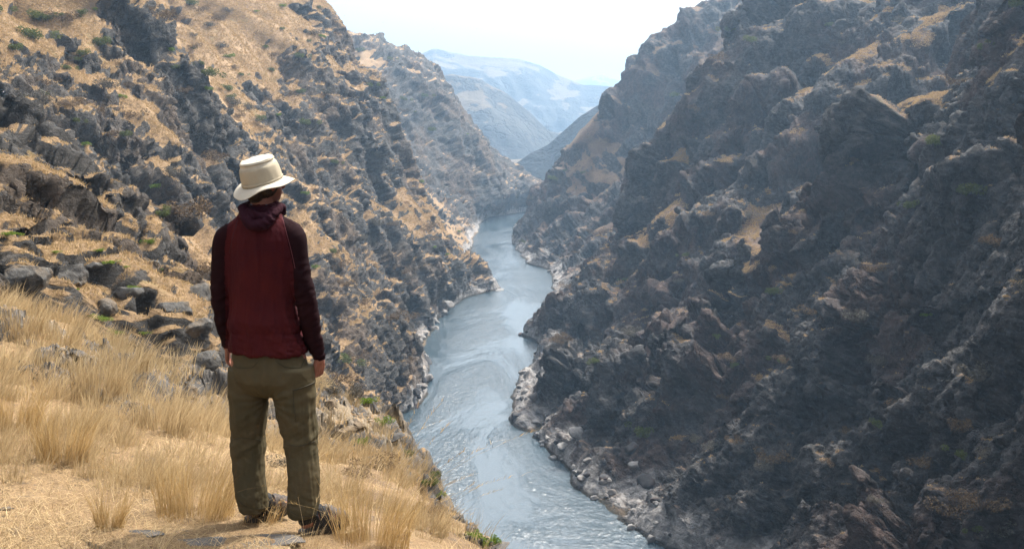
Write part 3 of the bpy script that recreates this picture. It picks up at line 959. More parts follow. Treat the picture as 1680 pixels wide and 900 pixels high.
# --- trousers
hipr = tube_mesh([(hp(437, 550, 0.0), m(52), .110, YAW, None), (hp(438, 566, 0), m(57), .122, YAW, None), (hp(440, 580, 0), m(63), .136, YAW, None), (hp(443, 603, 0), m(69), .148, YAW, None),
                  (hp(444, 620, 0.0), m(70), .148, YAW, None), (hp(445, 634, 0.01), m(64), .125, YAW, None), (hp(446, 644, 0.01), m(48), .09, YAW, None)], 40)
legL = tube_mesh([(hp(408, 600, .04), m(33), .115, YAW, None), (hp(408, 640, .04), m(32), .112, YAW, None), (hp(408, 680, .05), m(30), .104, YAW, None), (hp(408, 715, .065), m(28), .094, YAW, None),
                  (hp(408, 745, .07), m(26), .088, YAW, None), (hp(410, 780, .06), m(25.5), .086, YAW, None), (hp(413, 810, .05), m(26.5), .086, YAW, None), (hp(416, 827, .05), m(25), .080, YAW, None), (hp(417, 836, .05), m(22), .072, YAW, None)], 36)
legR = tube_mesh([(hp(477, 600, -.03), m(38), .12, YAW, None), (hp(481, 640, -.03), m(36), .116, YAW, None), (hp(487, 680, -.03), m(31), .104, YAW, None), (hp(493, 715, -.03), m(28.5), .096, YAW, None),
                  (hp(497, 745, -.04), m(26), .094, YAW, None), (hp(499, 780, -.06), m(24.5), .09, YAW, None), (hp(498, 815, -.07), m(24.5), .084, YAW, None), (hp(497, 834, -.08), m(23.5), .080, YAW, None), (hp(497, 844, -.08), m(21), .072, YAW, None)], 36)
tr = fused('trousers', [hipr, legL, legR], 0.0055, 6, M_TROUS)
P = me_co(tr); N = me_no(tr)
X_, Y_, D_ = w2px(P)
# folds: fanning from the crotch, bunched behind the knees and stacked on the hems
cro = hp(444, 652, 0)
dv = P - cro
ang = np.arctan2(dv[:, 2], dv[:, 0]); rad = np.hypot(dv[:, 0], dv[:, 2])
fan = np.sin(ang * 17 + noise(P, 0.12, 2, 0.5, 201) * 6) * np.exp(-((rad - 0.10) / 0.12) ** 2)
diag = noise(P @ np.array(Matrix.Rotation(0.5, 3, 'Y')).T * np.array([1, 1, 3.4]), 0.20, 2, 0.5, 203)
vert = noise(P * np.array([2.2, 2.2, 0.35]), 0.12, 2, 0.5, 204)
knee = np.exp(-((Y_ - 722) / 26) ** 2); hem = smooth01(Y_, 785, 845)
stack = (0.5 - np.abs(noise(P * np.array([1, 1, 3.2]) + np.stack([P[:, 2] * 0, P[:, 0], P[:, 0] * 0.9], 1), 0.10, 2, 0.5, 205)) * 4)
fd = fan * 0.0022 + diag * 0.028 * (0.4 + knee * 0.9) + vert * 0.032 * smooth01(Y_, 620, 680) + stack * 0.006 * (hem + knee * 0.25) + (0.5 - np.abs(noise(P @ np.array(Matrix.Rotation(-0.6, 3, 'Y')).T * np.array([1, 1, 2.6]), 0.2, 3, 0.5, 206)) * 4) * 0.0045
seat = np.exp(-(((P[:, 0] - hp(452, 600)[0]) / 0.014) ** 2)) * smooth01(Y_, 660, 640) * smooth01(Y_, 580, 600)
fd = fd - seat * 0.005
P = P + N * fd[:, None]
set_co(tr, P)
trousers = world_part('trousers', tr, person)
BVT = BVHTree.FromPolygons(P.tolist(), [tuple(p.vertices) for p in tr.polygons])


def seam(name, BV, pts, r, mat, parent, lift=0.001, steps=14, flat=1.0):
    """a thin line of stitching or zip laid on a surface; pts are photo pixels on the near side of the hiker"""
    d = np.r_[0, np.cumsum([math.dist(pts[i], pts[i + 1]) for i in range(len(pts) - 1)])]
    A = pchip(d, np.array(pts, float), np.linspace(0, d[-1], steps)) if len(pts) > 2 else np.stack([np.interp(np.linspace(0, 1, steps), [0, 1], [pts[0][k], pts[1][k]]) for k in (0, 1)], 1)
    C = []
    for px, py in A:
        tgt = Vector(px2w(px, py, HY)); o = Vector((0, 0, CZ)); dr = (tgt - o).normalized()
        h = BV.ray_cast(o, dr)
        if h[0] is not None and abs(h[0].y - HY) < 0.5: C.append(np.array(h[0] - dr * lift))
    if len(C) < 4: return None
    return raw_part(name, limb([(c, r * flat, r) for c in C], 8, len(C) * 2), mat, parent)


M_SEAM = simple_mat('olive_seam_thread', (0.03, 0.026, 0.014), 0.8)
seam('zipper', BVT, [(481, 640), (500, 634), (516, 627)], .0032, M_SEAM, trousers)
seam('seam', BVT, [(481, 640), (482, 665), (486, 692)], .0016, M_SEAM, trousers)
seam('seam', BVT, [(452, 592), (470, 602), (492, 603), (500, 588)], .0016, M_SEAM, trousers)
seam('seam', BVT, [(380, 596), (392, 603), (412, 603), (422, 594)], .0016, M_SEAM, trousers)
seam('seam', BVT, [(380, 722), (395, 718), (412, 719), (428, 722)], .0016, M_SEAM, trousers)
seam('seam', BVT, [(470, 728), (487, 731), (503, 728), (520, 722)], .0016, M_SEAM, trousers)
seam('seam', BVT, [(392, 820), (402, 829), (418, 834), (436, 832)], .0016, M_SEAM, trousers)
seam('seam', BVT, [(477, 838), (490, 845), (505, 846), (520, 841)], .0016, M_SEAM, trousers)

# --- shirt
trs = [(hp(438, 575, 0), m(65), .142, YAW, None), (hp(438, 573, 0), m(68), .148, YAW, None), (hp(437, 563, 0), m(66), .145, YAW, None), (hp(434, 545, 0), m(61), .135, YAW, None), (hp(432, 520, .005), m(57), .130, YAW, None), (hp(431, 485, .01), m(57), .130, YAW, None),
       (hp(430, 450, .01), m(62), .135, YAW, None), (hp(430, 415, .005), m(64), .135, YAW, None), (hp(429, 390, 0), m(64), .128, YAW, None), (hp(428, 374, 0), m(58), .112, YAW, None),
       (hp(427, 362, 0), m(48), .095, YAW, None), (hp(427, 352, .0), m(36), .082, YAW, None), (hp(428, 342, .005), m(24), .066, YAW, None), (hp(429, 334, .01), m(20), .058, YAW, None)]
torso = tube_mesh(trs, 44)
AL = [(hp(384, 380, 0), .052, .060), (hp(370, 392, .0), .058, .062), (hp(366, 425, .005), .055), (hp(363, 460, .015), .050), (hp(362, 490, .03), .047), (hp(366, 520, .05), .043), (hp(371, 545, .08), .038), (hp(374, 562, .10), .032)]
AR = [(hp(472, 378, -.03), .055, .062), (hp(482, 391, -.045), .060, .064), (hp(487, 425, -.05), .056), (hp(494, 460, -.055), .054), (hp(501, 490, -.05), .052), (hp(507, 520, -.035), .049), (hp(513, 550, -.015), .045), (hp(520, 573, .0), .036), (hp(523.5, 584, .01), .030)]
sh = fused('shirt', [torso, limb(AL, 26, 40), limb(AR, 26, 40)], 0.0055, 5, M_SHIRT)
sh.materials.append(M_SLEEVE)
P = me_co(sh); N = me_no(sh)
X_, Y_, D_ = w2px(P)


def seg_d(P, A, extra=0):
    d = np.full(len(P), 9.0)
    for i in range(len(A) - 1):
        a = np.array(A[i][0]); b = np.array(A[i + 1][0]); ab = b - a
        t = np.clip(((P - a) @ ab) / (ab @ ab), 0, 1)
        d = np.minimum(d, np.linalg.norm(P - a - t[:, None] * ab, axis=1) - (A[i][1] * (1 - t) + A[i + 1][1] * t))
    return d


dL = seg_d(P, AL[1:]); dR = seg_d(P, AR[1:])
ragR = X_ - np.interp(Y_, [340, 352, 440, 480, 520, 577, 620], [457, 462, 481, 483, 487, 495, 500])
ragL = np.interp(Y_, [340, 352, 400, 440, 480, 560, 600], [388, 378, 370, 369, 370, 371, 368]) - X_
slR = (ragR > 0) & ((Y_ < 480) | (dR < 0.012)); slL = (ragL > 0) & ((Y_ < 480) | (dL < 0.012))
sleeve = slR | slL
arm = smooth01(np.minimum(dL, dR), 0.02, 0.0)
vert = noise(P * np.array([2.4, 2.4, 0.40]), 0.11, 2, 0.5, 211)
low = smooth01(Y_, 490, 560)
ring = (0.5 - np.abs(noise(P * np.array([1, 1, 3.0]) + np.stack([P[:, 2] * 0, P[:, 0] * 0, P[:, 0] * 1.2], 1), 0.13, 2, 0.5, 212)) * 4)
armf = (0.5 - np.abs(noise(P @ np.array(Matrix.Rotation(0.4, 3, 'Y')).T * np.array([1, 1, 2.4]), 0.12, 2, 0.5, 213)) * 4)
fd = vert * 0.050 * (1 - arm) * (0.6 + 0.4 * low) + ring * 0.015 * low * (1 - arm) * (0.5 + smooth01(X_, 440, 485)) + armf * 0.009 * arm * smooth01(Y_, 400, 450)
# soft blouse over the hem and the groove along the spine
fd += 0.012 * np.exp(-((Y_ - 530) / 16) ** 2) * (1 - arm) - 0.006 * np.exp(-((Y_ - 548) / 5) ** 2) * (1 - arm)
fd -= 0.006 * np.exp(-((X_ - 427) / 5) ** 2) * smooth01(Y_, 540, 450) * smooth01(Y_, 370, 400)
fd -= 0.0025 * (np.exp(-(ragR / 1.1) ** 2) + np.exp(-(ragL / 1.1) ** 2)) * (Y_ < 445)
P = P + N * fd[:, None]
set_co(sh, P)
fi = np.array([sleeve[p.vertices[0]] & sleeve[p.vertices[2]] for p in sh.polygons])
sh.polygons.foreach_set('material_index', fi.astype(np.int32))
shirt = world_part('shirt', sh, person)
BVS = BVHTree.FromPolygons(P.tolist(), [tuple(p.vertices) for p in sh.polygons])
M_SST = simple_mat('dusty_pink_stitching', (0.12, 0.03, 0.038), 0.8)
seam('seam', BVS, [(463, 356), (470, 382), (478, 412), (484, 440)], .0014, M_SST, shirt)
seam('seam', BVS, [(391, 357), (383, 385), (376, 415)], .0014, simple_mat('plum_stitching', (0.03, 0.006, 0.012), 0.8), shirt)
seam('cuff', BVS, [(508, 583), (516, 588), (524, 587), (530, 582)], .0035, M_SLEEVE, shirt)

# --- hood lying on the shoulders
def loop_tube(c, rx, ry, r, tilt, back_drop, seg=56, k=14, sq=1.0):
    V = []; Fc = []
    for i in range(seg):
        a = 2 * math.pi * i / seg
        back = max(0.0, -math.sin(a + YAW * 0.3))
        ctr = np.array([rx * math.cos(a), ry * math.sin(a) - 0.0 * back, -back_drop * back ** 1.6 - tilt * math.sin(a)])
        ctr = np.array(c) + np.array(Matrix.Rotation(YAW, 3, 'Z')) @ ctr
        rr = r * (0.55 + 0.6 * back)
        out = np.array([math.cos(a + YAW), math.sin(a + YAW), 0])
        for j in range(k):
            b = 2 * math.pi * j / k
            V.append(ctr + out * math.cos(b) * rr + np.array([0, 0, 1]) * math.sin(b) * rr * sq)
    for i in range(seg):
        for j in range(k):
            i2 = (i + 1) % seg; j2 = (j + 1) % k
            Fc.append((i * k + j, i2 * k + j, i2 * k + j2, i * k + j2))
    return np.array(V), Fc


hood_parts = [loop_tube(hp(428, 346, 0.01), .088, .075, .026, -.012, .045, sq=1.5), loop_tube(hp(427, 338, 0.015), .078, .066, .020, -.016, .020, sq=1.6),
              limb([(hp(397, 341, -.05), .018), (hp(403, 358, -.11), .022), (hp(417, 370, -.135), .025), (hp(432, 369, -.135), .025), (hp(446, 354, -.11), .022), (hp(458, 342, -.04), .018)], 18, 30),
              limb([(hp(400, 338, -.05), .014), (hp(414, 350, -.10), .019), (hp(430, 356, -.115), .019), (hp(447, 345, -.09), .015), (hp(459, 338, -.03), .013)], 18, 30),
              limb([(hp(452, 335, .0), .016), (hp(462, 341, .02), .020), (hp(464, 349, .03), .014)], 16, 14)]
hd = fused('hood', hood_parts, 0.005, 4, M_HOOD)
P = me_co(hd); N = me_no(hd)
P = P + N * ((0.5 - np.abs(noise(P @ np.array(Matrix.Rotation(-0.7, 3, 'Y')).T * np.array([1, 1, 2.6]), 0.07, 2, 0.5, 221)) * 4) * 0.009)[:, None]
set_co(hd, P)
hood = world_part('hood', hd, shirt)

# --- body: one continuous figure under the clothes
HC = hp(433, 299, .015)
HYAW = -math.radians(42)
Rh = Matrix.Rotation(HYAW, 3, 'Z') @ Matrix.Rotation(math.radians(4), 3, 'X')
hv = lambda x, y, z: HC + np.array(Rh @ Vector((x, y, z)))
headp = [ellipsoid(hv(0, -.012, .012), (.076, .098, .098), Rh), ellipsoid(hv(0, .025, -.045), (.056, .066, .066), Rh), ellipsoid(hv(0, .055, -.078), (.030, .030, .026), Rh),
         ellipsoid(hv(0, .098, -.020), (.012, .018, .026), Rh), ellipsoid(hv(0, .106, -.032), (.016, .014, .011), Rh), ellipsoid(hv(0, .088, -.060), (.024, .012, .008), Rh),
         ellipsoid(hv(0, .080, .012), (.045, .016, .010), Rh)]
for s in (-1, 1):
    headp.append(ellipsoid(hv(s * .078, -.004, -.012), (.009, .019, .030), Rh)); headp.append(ellipsoid(hv(s * .084, -.012, -.008), (.007, .012, .024), Rh))
headp.append(limb([(hp(429, 350, .0), .062), (hp(430, 335, .01), .055), (hp(432, 318, .015), .054), (hv(0, -.01, -.03), .056)], 24, 14))


def foot_parts(c, yaw):
    Rf = Matrix.Rotation(yaw, 3, 'Z')
    f = lambda x, y, z: np.array(c) + np.array(Rf @ Vector((x, y, z)))
    prof = [(.006, .018, .028, .034), (.02, .028, .040, .040), (.05, .032, .052, .048), (.09, .033, .052, .050), (.13, .037, .040, .042), (.17, .042, .030, .036), (.20, .044, .023, .032), (.225, .042, .017, .028)]
    rings = [(f(0, y, z), hw, h * .95, 0, np.array(Rf @ Vector((0, 1, 0)))) for y, hw, h, z in prof]
    out = []
    V, Fc = [], []
    seg = 24
    for y, hw, h, z in prof:
        for j in range(seg):
            a = 2 * math.pi * j / seg
            V.append(f(hw * math.cos(a), y, z + .012 + h * math.sin(a) * (0.9 if math.sin(a) > 0 else min(1, (z) / h))))
    for i in range(len(prof) - 1):
        for j in range(seg):
            k = (j + 1) % seg; Fc.append((i * seg + j, (i + 1) * seg + j, (i + 1) * seg + k, i * seg + k))
    Fc.append(tuple(range(seg))); Fc.append(tuple((len(prof) - 1) * seg + j for j in range(seg))[::-1])
    out.append((np.array(V), Fc))
    for i, (x, l, r) in enumerate([(-.032, .045, .0125), (-.013, .047, .0095), (.003, .042, .009), (.018, .035, .0085), (.031, .026, .008)]):
        s = 1 if c[0] > hp(460, 860)[0] else -1
        x = x * s
        out.append(limb([(f(x, .205, .040), r * 1.1), (f(x * 1.05, .205 + l * .5, .040), r), (f(x * 1.05, .205 + l, .032), r * .95)], 12, 8))
    return out, f


ftL = hp(405, 0, 0); FL = np.array([hp(408, 858, .10)[0], HY + .07, hz0 + 0.028]); FRt = np.array([hp(494, 872, -.1)[0], HY - .10, hz0 + 0.028])
fpL, fL = foot_parts(FL, -math.radians(46)); fpR, fR = foot_parts(FRt, -math.radians(52))


def hand_parts(wrist, axis, palm_n, curl, thumb_side, size=1.0):
    """palm, four bent fingers of different length and a thumb that leaves the palm's side; axis: wrist to fingers, palm_n: out of the palm"""
    A = Vector(axis).normalized(); Np = Vector(palm_n); Np = (Np - A * Np.dot(A)).normalized(); S = A.cross(Np) * thumb_side
    w = Vector(wrist); out = []
    g = lambda a, s, n: np.array(w + (A * a + S * s + Np * n) * size)
    for s in (-.028, -.010, .010, .028):
        out.append(limb([(g(-.015, s * .55, 0), .016 * size), (g(.03, s * .9, 0), .0155 * size), (g(.082, s, 0), .0115 * size)], 12, 10))
    for s, L, sp in ((-.031, .062, -.15), (-.011, .076, -.04), (.010, .080, .03), (.030, .072, .10)):
        p = [g(.080, s, 0)]; ang = 0.35
        d = np.array([0.0]); a0, n0, s0 = .080, 0.0, s
        rr = [.0100]
        for k, (fr, r) in enumerate(((.42, .0092), (.32, .0086), (.26, .0076))):
            ang += curl * (1.0 if k else .6)
            a0 += math.cos(ang) * L * fr; n0 += math.sin(ang) * L * fr; s0 += sp * .004
            p.append(g(a0, s0, n0)); rr.append(r)
        out.append(limb(list(zip(p, [r * size for r in rr])), 12, 16))
    th = [g(.012, .026, .006), g(.035, .043, .018), g(.058, .048, .034), g(.078, .040, .044)]
    out.append(limb(list(zip(th, [.0150 * size, .0130 * size, .0108 * size, .0090 * size])), 12, 14))
    return out


WR = hp(524, 590, .01); WL = hp(374, 568, .11)
hR = hand_parts(WR, hp(519, 640, .03) - WR, (-.85, .5, .1), 0.72, 1.0, 0.95)
hL = hand_parts(WL, hp(373, 640, .16) - WL, (0.95, .15, .1), 0.5, -1.0, 0.9)
sk = lambda a, b, r0, r1: limb([(a, r0), (b, r1)], 16, 8)
inner = [tube_mesh([(c, rx * .80, ry * .80, yw, ax) for c, rx, ry, yw, ax in trs], 30),
         limb([(c[0], c[1] * .68) for c in AL] + [(WL, .025)], 18, 24), limb([(c[0], c[1] * .66) for c in AR] + [(WR, .026)], 18, 24),
         limb([(hp(412, 590, .02), .10), (hp(409, 640, .04), .085), (hp(409, 720, .06), .06), (hp(409, 770, .06), .052), (hp(413, 830, .05), .038), (np.array(fL(0, .045, .075)), .036)], 20, 30),
         limb([(hp(470, 590, -.02), .10), (hp(480, 640, -.03), .088), (hp(491, 720, -.03), .062), (hp(497, 770, -.05), .053), (hp(498, 835, -.07), .038), (np.array(fR(0, .045, .075)), .036)], 20, 30),
         tube_mesh([(hp(440, 560, 0), m(50), .10, YAW, None), (hp(443, 600, 0), m(52), .11, YAW, None), (hp(444, 622, 0), m(38), .07, YAW, None)], 24)]
bd = fused('body', headp + inner + fpL + fpR + hR + hL, 0.0036, 3, M_SKIN)
body = world_part('body', bd, person)
for s in (-1, 1):
    raw_part('eye', ellipsoid(hv(s * .031, .076, -.004), (.012, .010, .008), Rh, 14, 10), simple_mat('eye_white', (.7, .7, .68), .3), body)
hairp = [ellipsoid(hv(0, -.020, -.020), (.080, .084, .066), Rh), ellipsoid(hv(0, -.070, -.040), (.062, .040, .042), Rh), ellipsoid(hv(.0, -.060, -.066), (.048, .030, .030), Rh),
         ellipsoid(hv(.068, -.030, -.028), (.016, .034, .034), Rh), ellipsoid(hv(-.068, -.030, -.028), (.016, .034, .034), Rh)]
hr = fused('hair', hairp, 0.005, 3, M_HAIR)
P = me_co(hr); N = me_no(hr)
set_co(hr, P + N * (noise(P * np.array([1, 1, .22]), .010, 3, .6, 231) * .012)[:, None])
world_part('hair', hr, person)
nk = loop_tube(hp(430, 337, .01), .057, .055, .006, -.006, .004, 40, 10, 2.6)
raw_part('neck_gaiter', nk, M_TEAL, person)

# --- hat
HTC = hp(431, 298, .012)
Rt = Matrix.Rotation(math.radians(-12), 3, 'Y').inverted() @ Matrix.Rotation(math.radians(13), 3, 'X') @ Matrix.Rotation(HYAW, 3, 'Z')
Rt = Matrix.Rotation(math.radians(-11), 3, 'Y') @ Matrix.Rotation(math.radians(12), 3, 'X') @ Matrix.Rotation(HYAW, 3, 'Z')


def hat_surf(prof, seg=96, fx=1.0, fy=1.12, wave=True, noisea=0.0):
    V = []; Fc = []
    for r, z, wv in prof:
        for j in range(seg):
            a = 2 * math.pi * j / seg
            x = r * fx * math.cos(a); y = r * fy * math.sin(a)
            zz = z + wv * (0.012 * math.cos(2 * a) - 0.006 * math.sin(3 * a + .5) - 0.004 * math.cos(5 * a))
            V.append(HTC + np.array(Rt @ Vector((x, y, zz))))
    n = len(prof)
    for i in range(n - 1):
        for j in range(seg):
            k = (j + 1) % seg; Fc.append((i * seg + j, i * seg + k, (i + 1) * seg + k, (i + 1) * seg + j))
    return np.array(V), Fc


crown = [(.0905, -.004, 0), (.0905, .02, 0), (.0880, .05, 0), (.0830, .08, 0), (.0775, .098, 0), (.0755, .103, 0), (.0770, .107, 0), (.0765, .113, 0), (.0720, .1165, 0), (.050, .115, 0), (.028, .111, 0), (.004, .109, 0)]
cv = hat_surf(crown)
P = cv[0]
wr = noise(P * np.array([1, 1, 2.0]), .05, 3, .55, 241) * .016
P = P + (P - HTC) / (np.linalg.norm(P - HTC, axis=1, keepdims=True) + 1e-6) * wr[:, None]
hat = raw_part('hat', (P, cv[1]), M_HAT, person)
band = hat_surf([(.0925, -.003, 0), (.0940, .004, 0), (.0930, .020, 0), (.0912, .052, 0), (.0880, .074, 0), (.0840, .087, 0), (.0810, .088, 0)])
Pb = band[0]
wr = noise(Pb * np.array([1, 1, 2.5]), .04, 3, .55, 242) * .013
raw_part('crown_panel', (Pb + (Pb - HTC) / (np.linalg.norm(Pb - HTC, axis=1, keepdims=True) + 1e-6) * wr[:, None], band[1]), M_HATB, hat)
bt = [(.088, .000, 0.1), (.098, -.002, .2), (.112, -.007, .5), (.126, -.013, .8), (.1375, -.020, 1.0), (.1395, -.0215, 1.0), (.1400, -.0235, 1.0), (.1390, -.0250, 1.0), (.1370, -.0235, 1.0), (.126, -.0165, .8), (.112, -.0105, .5), (.098, -.006, .2), (.088, -.004, .1)]
raw_part('brim', hat_surf(bt, fx=1.03, fy=1.12), M_HAT, hat)
bd_ = hat_surf([(.0945, .0015, .1), (.0958, .003, .1), (.0962, .011, 0), (.0950, .014, 0), (.094, .0135, 0)])
raw_part('hat_band', bd_, M_HATB, hat)
rim = hat_surf([(.0765, .101, 0), (.0795, .103, 0), (.0800, .1065, 0), (.0765, .1085, 0)])
raw_part('seam', rim, M_HATB, hat)
for a in (2.4, -0.5):
    gp = HTC + np.array(Rt @ Vector((.122 * math.cos(a), .133 * math.sin(a), -.010)))
    raw_part('eyelet', ellipsoid(gp, (.0035, .0035, .0035), None, 10, 8), simple_mat('brass_eyelet', (.4, .28, .12), .4), hat)


# --- sandals
def sandal(f, s):
    out = [(-.010, .010), (-.002, .026), (.02, .036), (.06, .039), (.11, .040), (.15, .045), (.19, .051), (.225, .051), (.25, .044), (.268, .026), (.273, .008)]
    V = []; n = len(out)
    ring = [(hw, y) for y, hw in out] + [(-hw, y) for y, hw in out[::-1]]
    k = len(ring)
    for z, sc_ in ((-.026, .96), (-.024, 1.0), (-.004, 1.0), (.003, 1.01), (.006, .98)):
        for hw, y in ring: V.append(f(hw * sc_, .13 + (y - .13) * sc_, z + (0.018 * max(0, (y - .22) / .05))))
    Fc = []
    for i in range(4):
        for j in range(k): j2 = (j + 1) % k; Fc.append((i * k + j, i * k + j2, (i + 1) * k + j2, (i + 1) * k + j))
    Fc.append(tuple(range(k))[::-1]); Fc.append(tuple(4 * k + j for j in range(k)))
    sand = raw_part('sandal', (np.array(V), Fc), M_SOLE, person, False)

    def strap(y0, y1, h, w_, mat, hw=.044, t=.0035):
        C = []
        for i in range(13):
            a = math.pi * i / 12
            C.append((f(hw * math.cos(a), y0 + (y1 - y0) * i / 12, .004 + h * math.sin(a) ** .8), w_, t))
        V, F2 = [], []
        for i, (c, w2, t2) in enumerate(C):
            a = math.pi * i / 12
            o = f(hw * math.cos(a) * 1.0, 0, 0) - f(0, 0, 0); o = o / (np.linalg.norm(o) + 1e-6) * abs(math.cos(a)) + np.array([0, 0, math.sin(a)])
            o = o / np.linalg.norm(o)
            yv = f(0, 1, 0) - f(0, 0, 0)
            for q in ((-1, 0), (-.8, 1), (.8, 1), (1, 0)): V.append(c + yv * q[0] * w2 + o * (q[1] * t2 + .0015))
        for i in range(12):
            for j in range(3): F2.append((i * 4 + j, i * 4 + j + 1, (i + 1) * 4 + j + 1, (i + 1) * 4 + j))
        return raw_part('strap', (np.array(V), F2), mat, sand, False)
    strap(.208, .228, .061, .014, M_STRAP, .048); strap(.196, .172, .076, .014, M_STRAP, .047); strap(.155, .185, .084, .013, M_STRAP, .045)
    strap(.135, .120, .097, .014, M_BLACK, .043); strap(.105, .100, .113, .016, M_BLACK, .042); strap(.238, .236, .052, .007, M_STRAP, .047)
    # padded heel cup and ankle collar
    V, F2 = [], []
    sg = 28
    for z, hwk, yb, yf in ((.050, .037, -.006, .10), (.066, .0405, -.012, .105), (.090, .041, -.012, .10), (.108, .040, -.006, .095), (.112, .036, .0, .09)):
        for j in range(sg):
            a = 2 * math.pi * j / sg
            V.append(f(hwk * math.cos(a), (yb + yf) / 2 + (yf - yb) / 2 * math.sin(a), z + .012 * math.sin(a)))
    for i in range(4):
        for j in range(sg): k = (j + 1) % sg; F2.append((i * sg + j, i * sg + k, (i + 1) * sg + k, (i + 1) * sg + j))
    raw_part('ankle_collar', (np.array(V), F2), M_BLACK, sand)
    for sd in (-1, 1):
        raw_part('side_panel', limb([(f(sd * .036, .062, .004), .014, .006), (f(sd * .037, .070, .04), .020, .006), (f(sd * .036, .060, .075), .022, .006)], 12, 10), M_BLACK, sand)
    raw_part('pull_tab', limb([(f(0, -.014, .070), .006, .003), (f(0, -.017, .095), .006, .003)], 8, 6), simple_mat('orange_tab', (.5, .16, .03), .7), sand)


sandal(fL, -1); sandal(fR, 1)

# ------------------------------------------------------------------ finding spots on the land
print('planting')
rng = np.random.default_rng(7)
random.seed(7)
ZB = {}
_all = np.concatenate([PLd, VL, VR]).astype(np.float32)
_nrm = np.concatenate([NLd, NLn, NRn]).astype(np.float32)
_src = np.r_[np.zeros(len(PLd), np.int8), np.ones(len(VL), np.int8), np.full(len(VR), 2, np.int8)]
_msk = np.r_[rockL, maskL, maskR].astype(np.float32)
_px, _py, _dd = w2px(_all)
ok = (_dd > 1) & (_px > -260) & (_px < 1940) & (_py > -60) & (_py < 960)
_id = np.nonzero(ok)[0]
CW = 5
cx = ((_px[_id] + 260) // CW).astype(int); cyy = ((_py[_id] + 60) // CW).astype(int)
NCX = 2200 // CW + 1
cell = cyy * NCX + cx
o_ = np.lexsort((_dd[_id], cell))
cs = cell[o_]; first = np.r_[True, cs[1:] != cs[:-1]]
zcell = np.full(NCX * (1020 // CW + 2), -1, np.int64)
zcell[cs[first]] = _id[o_][first]
front_ids = _id[o_][first]


def pick(px, py, src=None):
    """land point seen at a pixel of the photograph: (position, normal, source, rockiness)"""
    best = None
    for r in range(0, 6):
        for a in range(-r, r + 1):
            for b in range(-r, r + 1):
                c = int((py + 60) // CW + a) * NCX + int((px + 260) // CW + b)
                if 0 <= c < len(zcell) and zcell[c] >= 0:
                    i = zcell[c]
                    if src is None or _src[i] in src:
                        return _all[i].astype(float), _nrm[i].astype(float), int(_src[i]), float(_msk[i]), float(_dd[i])
    return None


# ------------------------------------------------------------------ rocks
def rock_mesh(name, seed, mat, flat=0.75, sub=4, cuts=11):
    bm = bmesh.new(); bmesh.ops.create_icosphere(bm, subdivisions=sub, radius=1)
    me = bpy.data.meshes.new(name); bm.to_mesh(me); bm.free()
    r = np.random.default_rng(seed)
    P = me_co(me).astype(float)
    for k in range(cuts):
        n = r.normal(size=3); n /= np.linalg.norm(n)
        d = r.uniform(0.55, 0.86)
        h = P @ n
        P = P - np.outer(np.clip(h - d, 0, None) * 0.96, n)
    P *= np.array([r.uniform(.85, 1.25), r.uniform(.8, 1.1), flat * r.uniform(.85, 1.15)])
    dn = P / np.linalg.norm(P, axis=1, keepdims=True)
    P = P + dn * (noise(P, 0.9, 5, .62, seed) * .30 + noise(P, 0.22, 4, .65, seed + 1) * .10)[:, None]
    b, _ = blocks(P, .55, seed + 3, 1.0)
    P = P + dn * (b * .09)[:, None]
    set_co(me, P)
    me.polygons.foreach_set('use_smooth', np.ones(len(me.polygons), bool))
    me.materials.append(mat)
    return me


def rock_material(name, a, b, lich, spots, sc=1.0, bd=0.03):
    M = NT(name)
    co = M.coord()
    mid = M.noise(co, 3.0 * sc, 9, .72)
    c = M.mix(M.map(mid, .28, .72), a, b)
    c = M.mix(M.map(M.noise(co, .8 * sc, 5, .6), .5, .64), c, lich)
    c = M.mix(M.map(M.noise(co, 9 * sc, 6, .7), .60, .68, 0, .7), c, spots)
    M.l.new(c, M.p.inputs['Base Color'])
    M.l.new(M.bump(M.math('ADD', mid, M.math('MULTIPLY', M.noise(co, 16 * sc, 5, .7), .3)), 1.0, bd), M.p.inputs['Normal'])
    return M.m


MR_NEAR = rock_material('lichened_basalt', (.036, .035, .034), (.13, .122, .115), (.14, .105, .07), (.24, .225, .16))
MR_MID = rock_material('weathered_basalt', (.036, .035, .035), (.125, .12, .112), (.12, .09, .06), (.19, .18, .15), .6, .14)
MR_PALE = rock_material('river_washed_rock', (.10, .098, .098), (.27, .26, .25), (.14, .125, .115), (.34, .32, .30), .2, .15)
MR_DARK = rock_material('burnt_basalt', (.022, .023, .026), (.075, .073, .075), (.06, .04, .035), (.12, .105, .09), .2, .15)
near_rocks = [rock_mesh('boulder', 100 + i, MR_NEAR, f, 5) for i, f in enumerate((.8, .62, .9, .5))]
mid_rocks = [rock_mesh('rock_outcrop', 120 + i, MR_MID, f, 5, 14) for i, f in enumerate((.9, .75, 1.0, .7))]
pale_rocks = [rock_mesh('bank_boulder', 140 + i, MR_PALE, f, 3) for i, f in enumerate((.7, .6, .8, .5, .9))]
dark_rocks = [rock_mesh('bank_boulder', 150 + i, MR_DARK, f, 3) for i, f in enumerate((.8, .7, .95))]


def put(name, me, P, s, rz, tilt=0.0, label=None, cat=None, group=None, sz=(1, 1, 1)):
    o = bpy.data.objects.new(name, me); COL.objects.link(o)
    o.location = tuple(P); o.scale = (s * sz[0], s * sz[1], s * sz[2])
    o.rotation_euler = (random.uniform(-tilt, tilt), random.uniform(-tilt, tilt), rz)
    return tag(o, label, cat, group, 'thing')


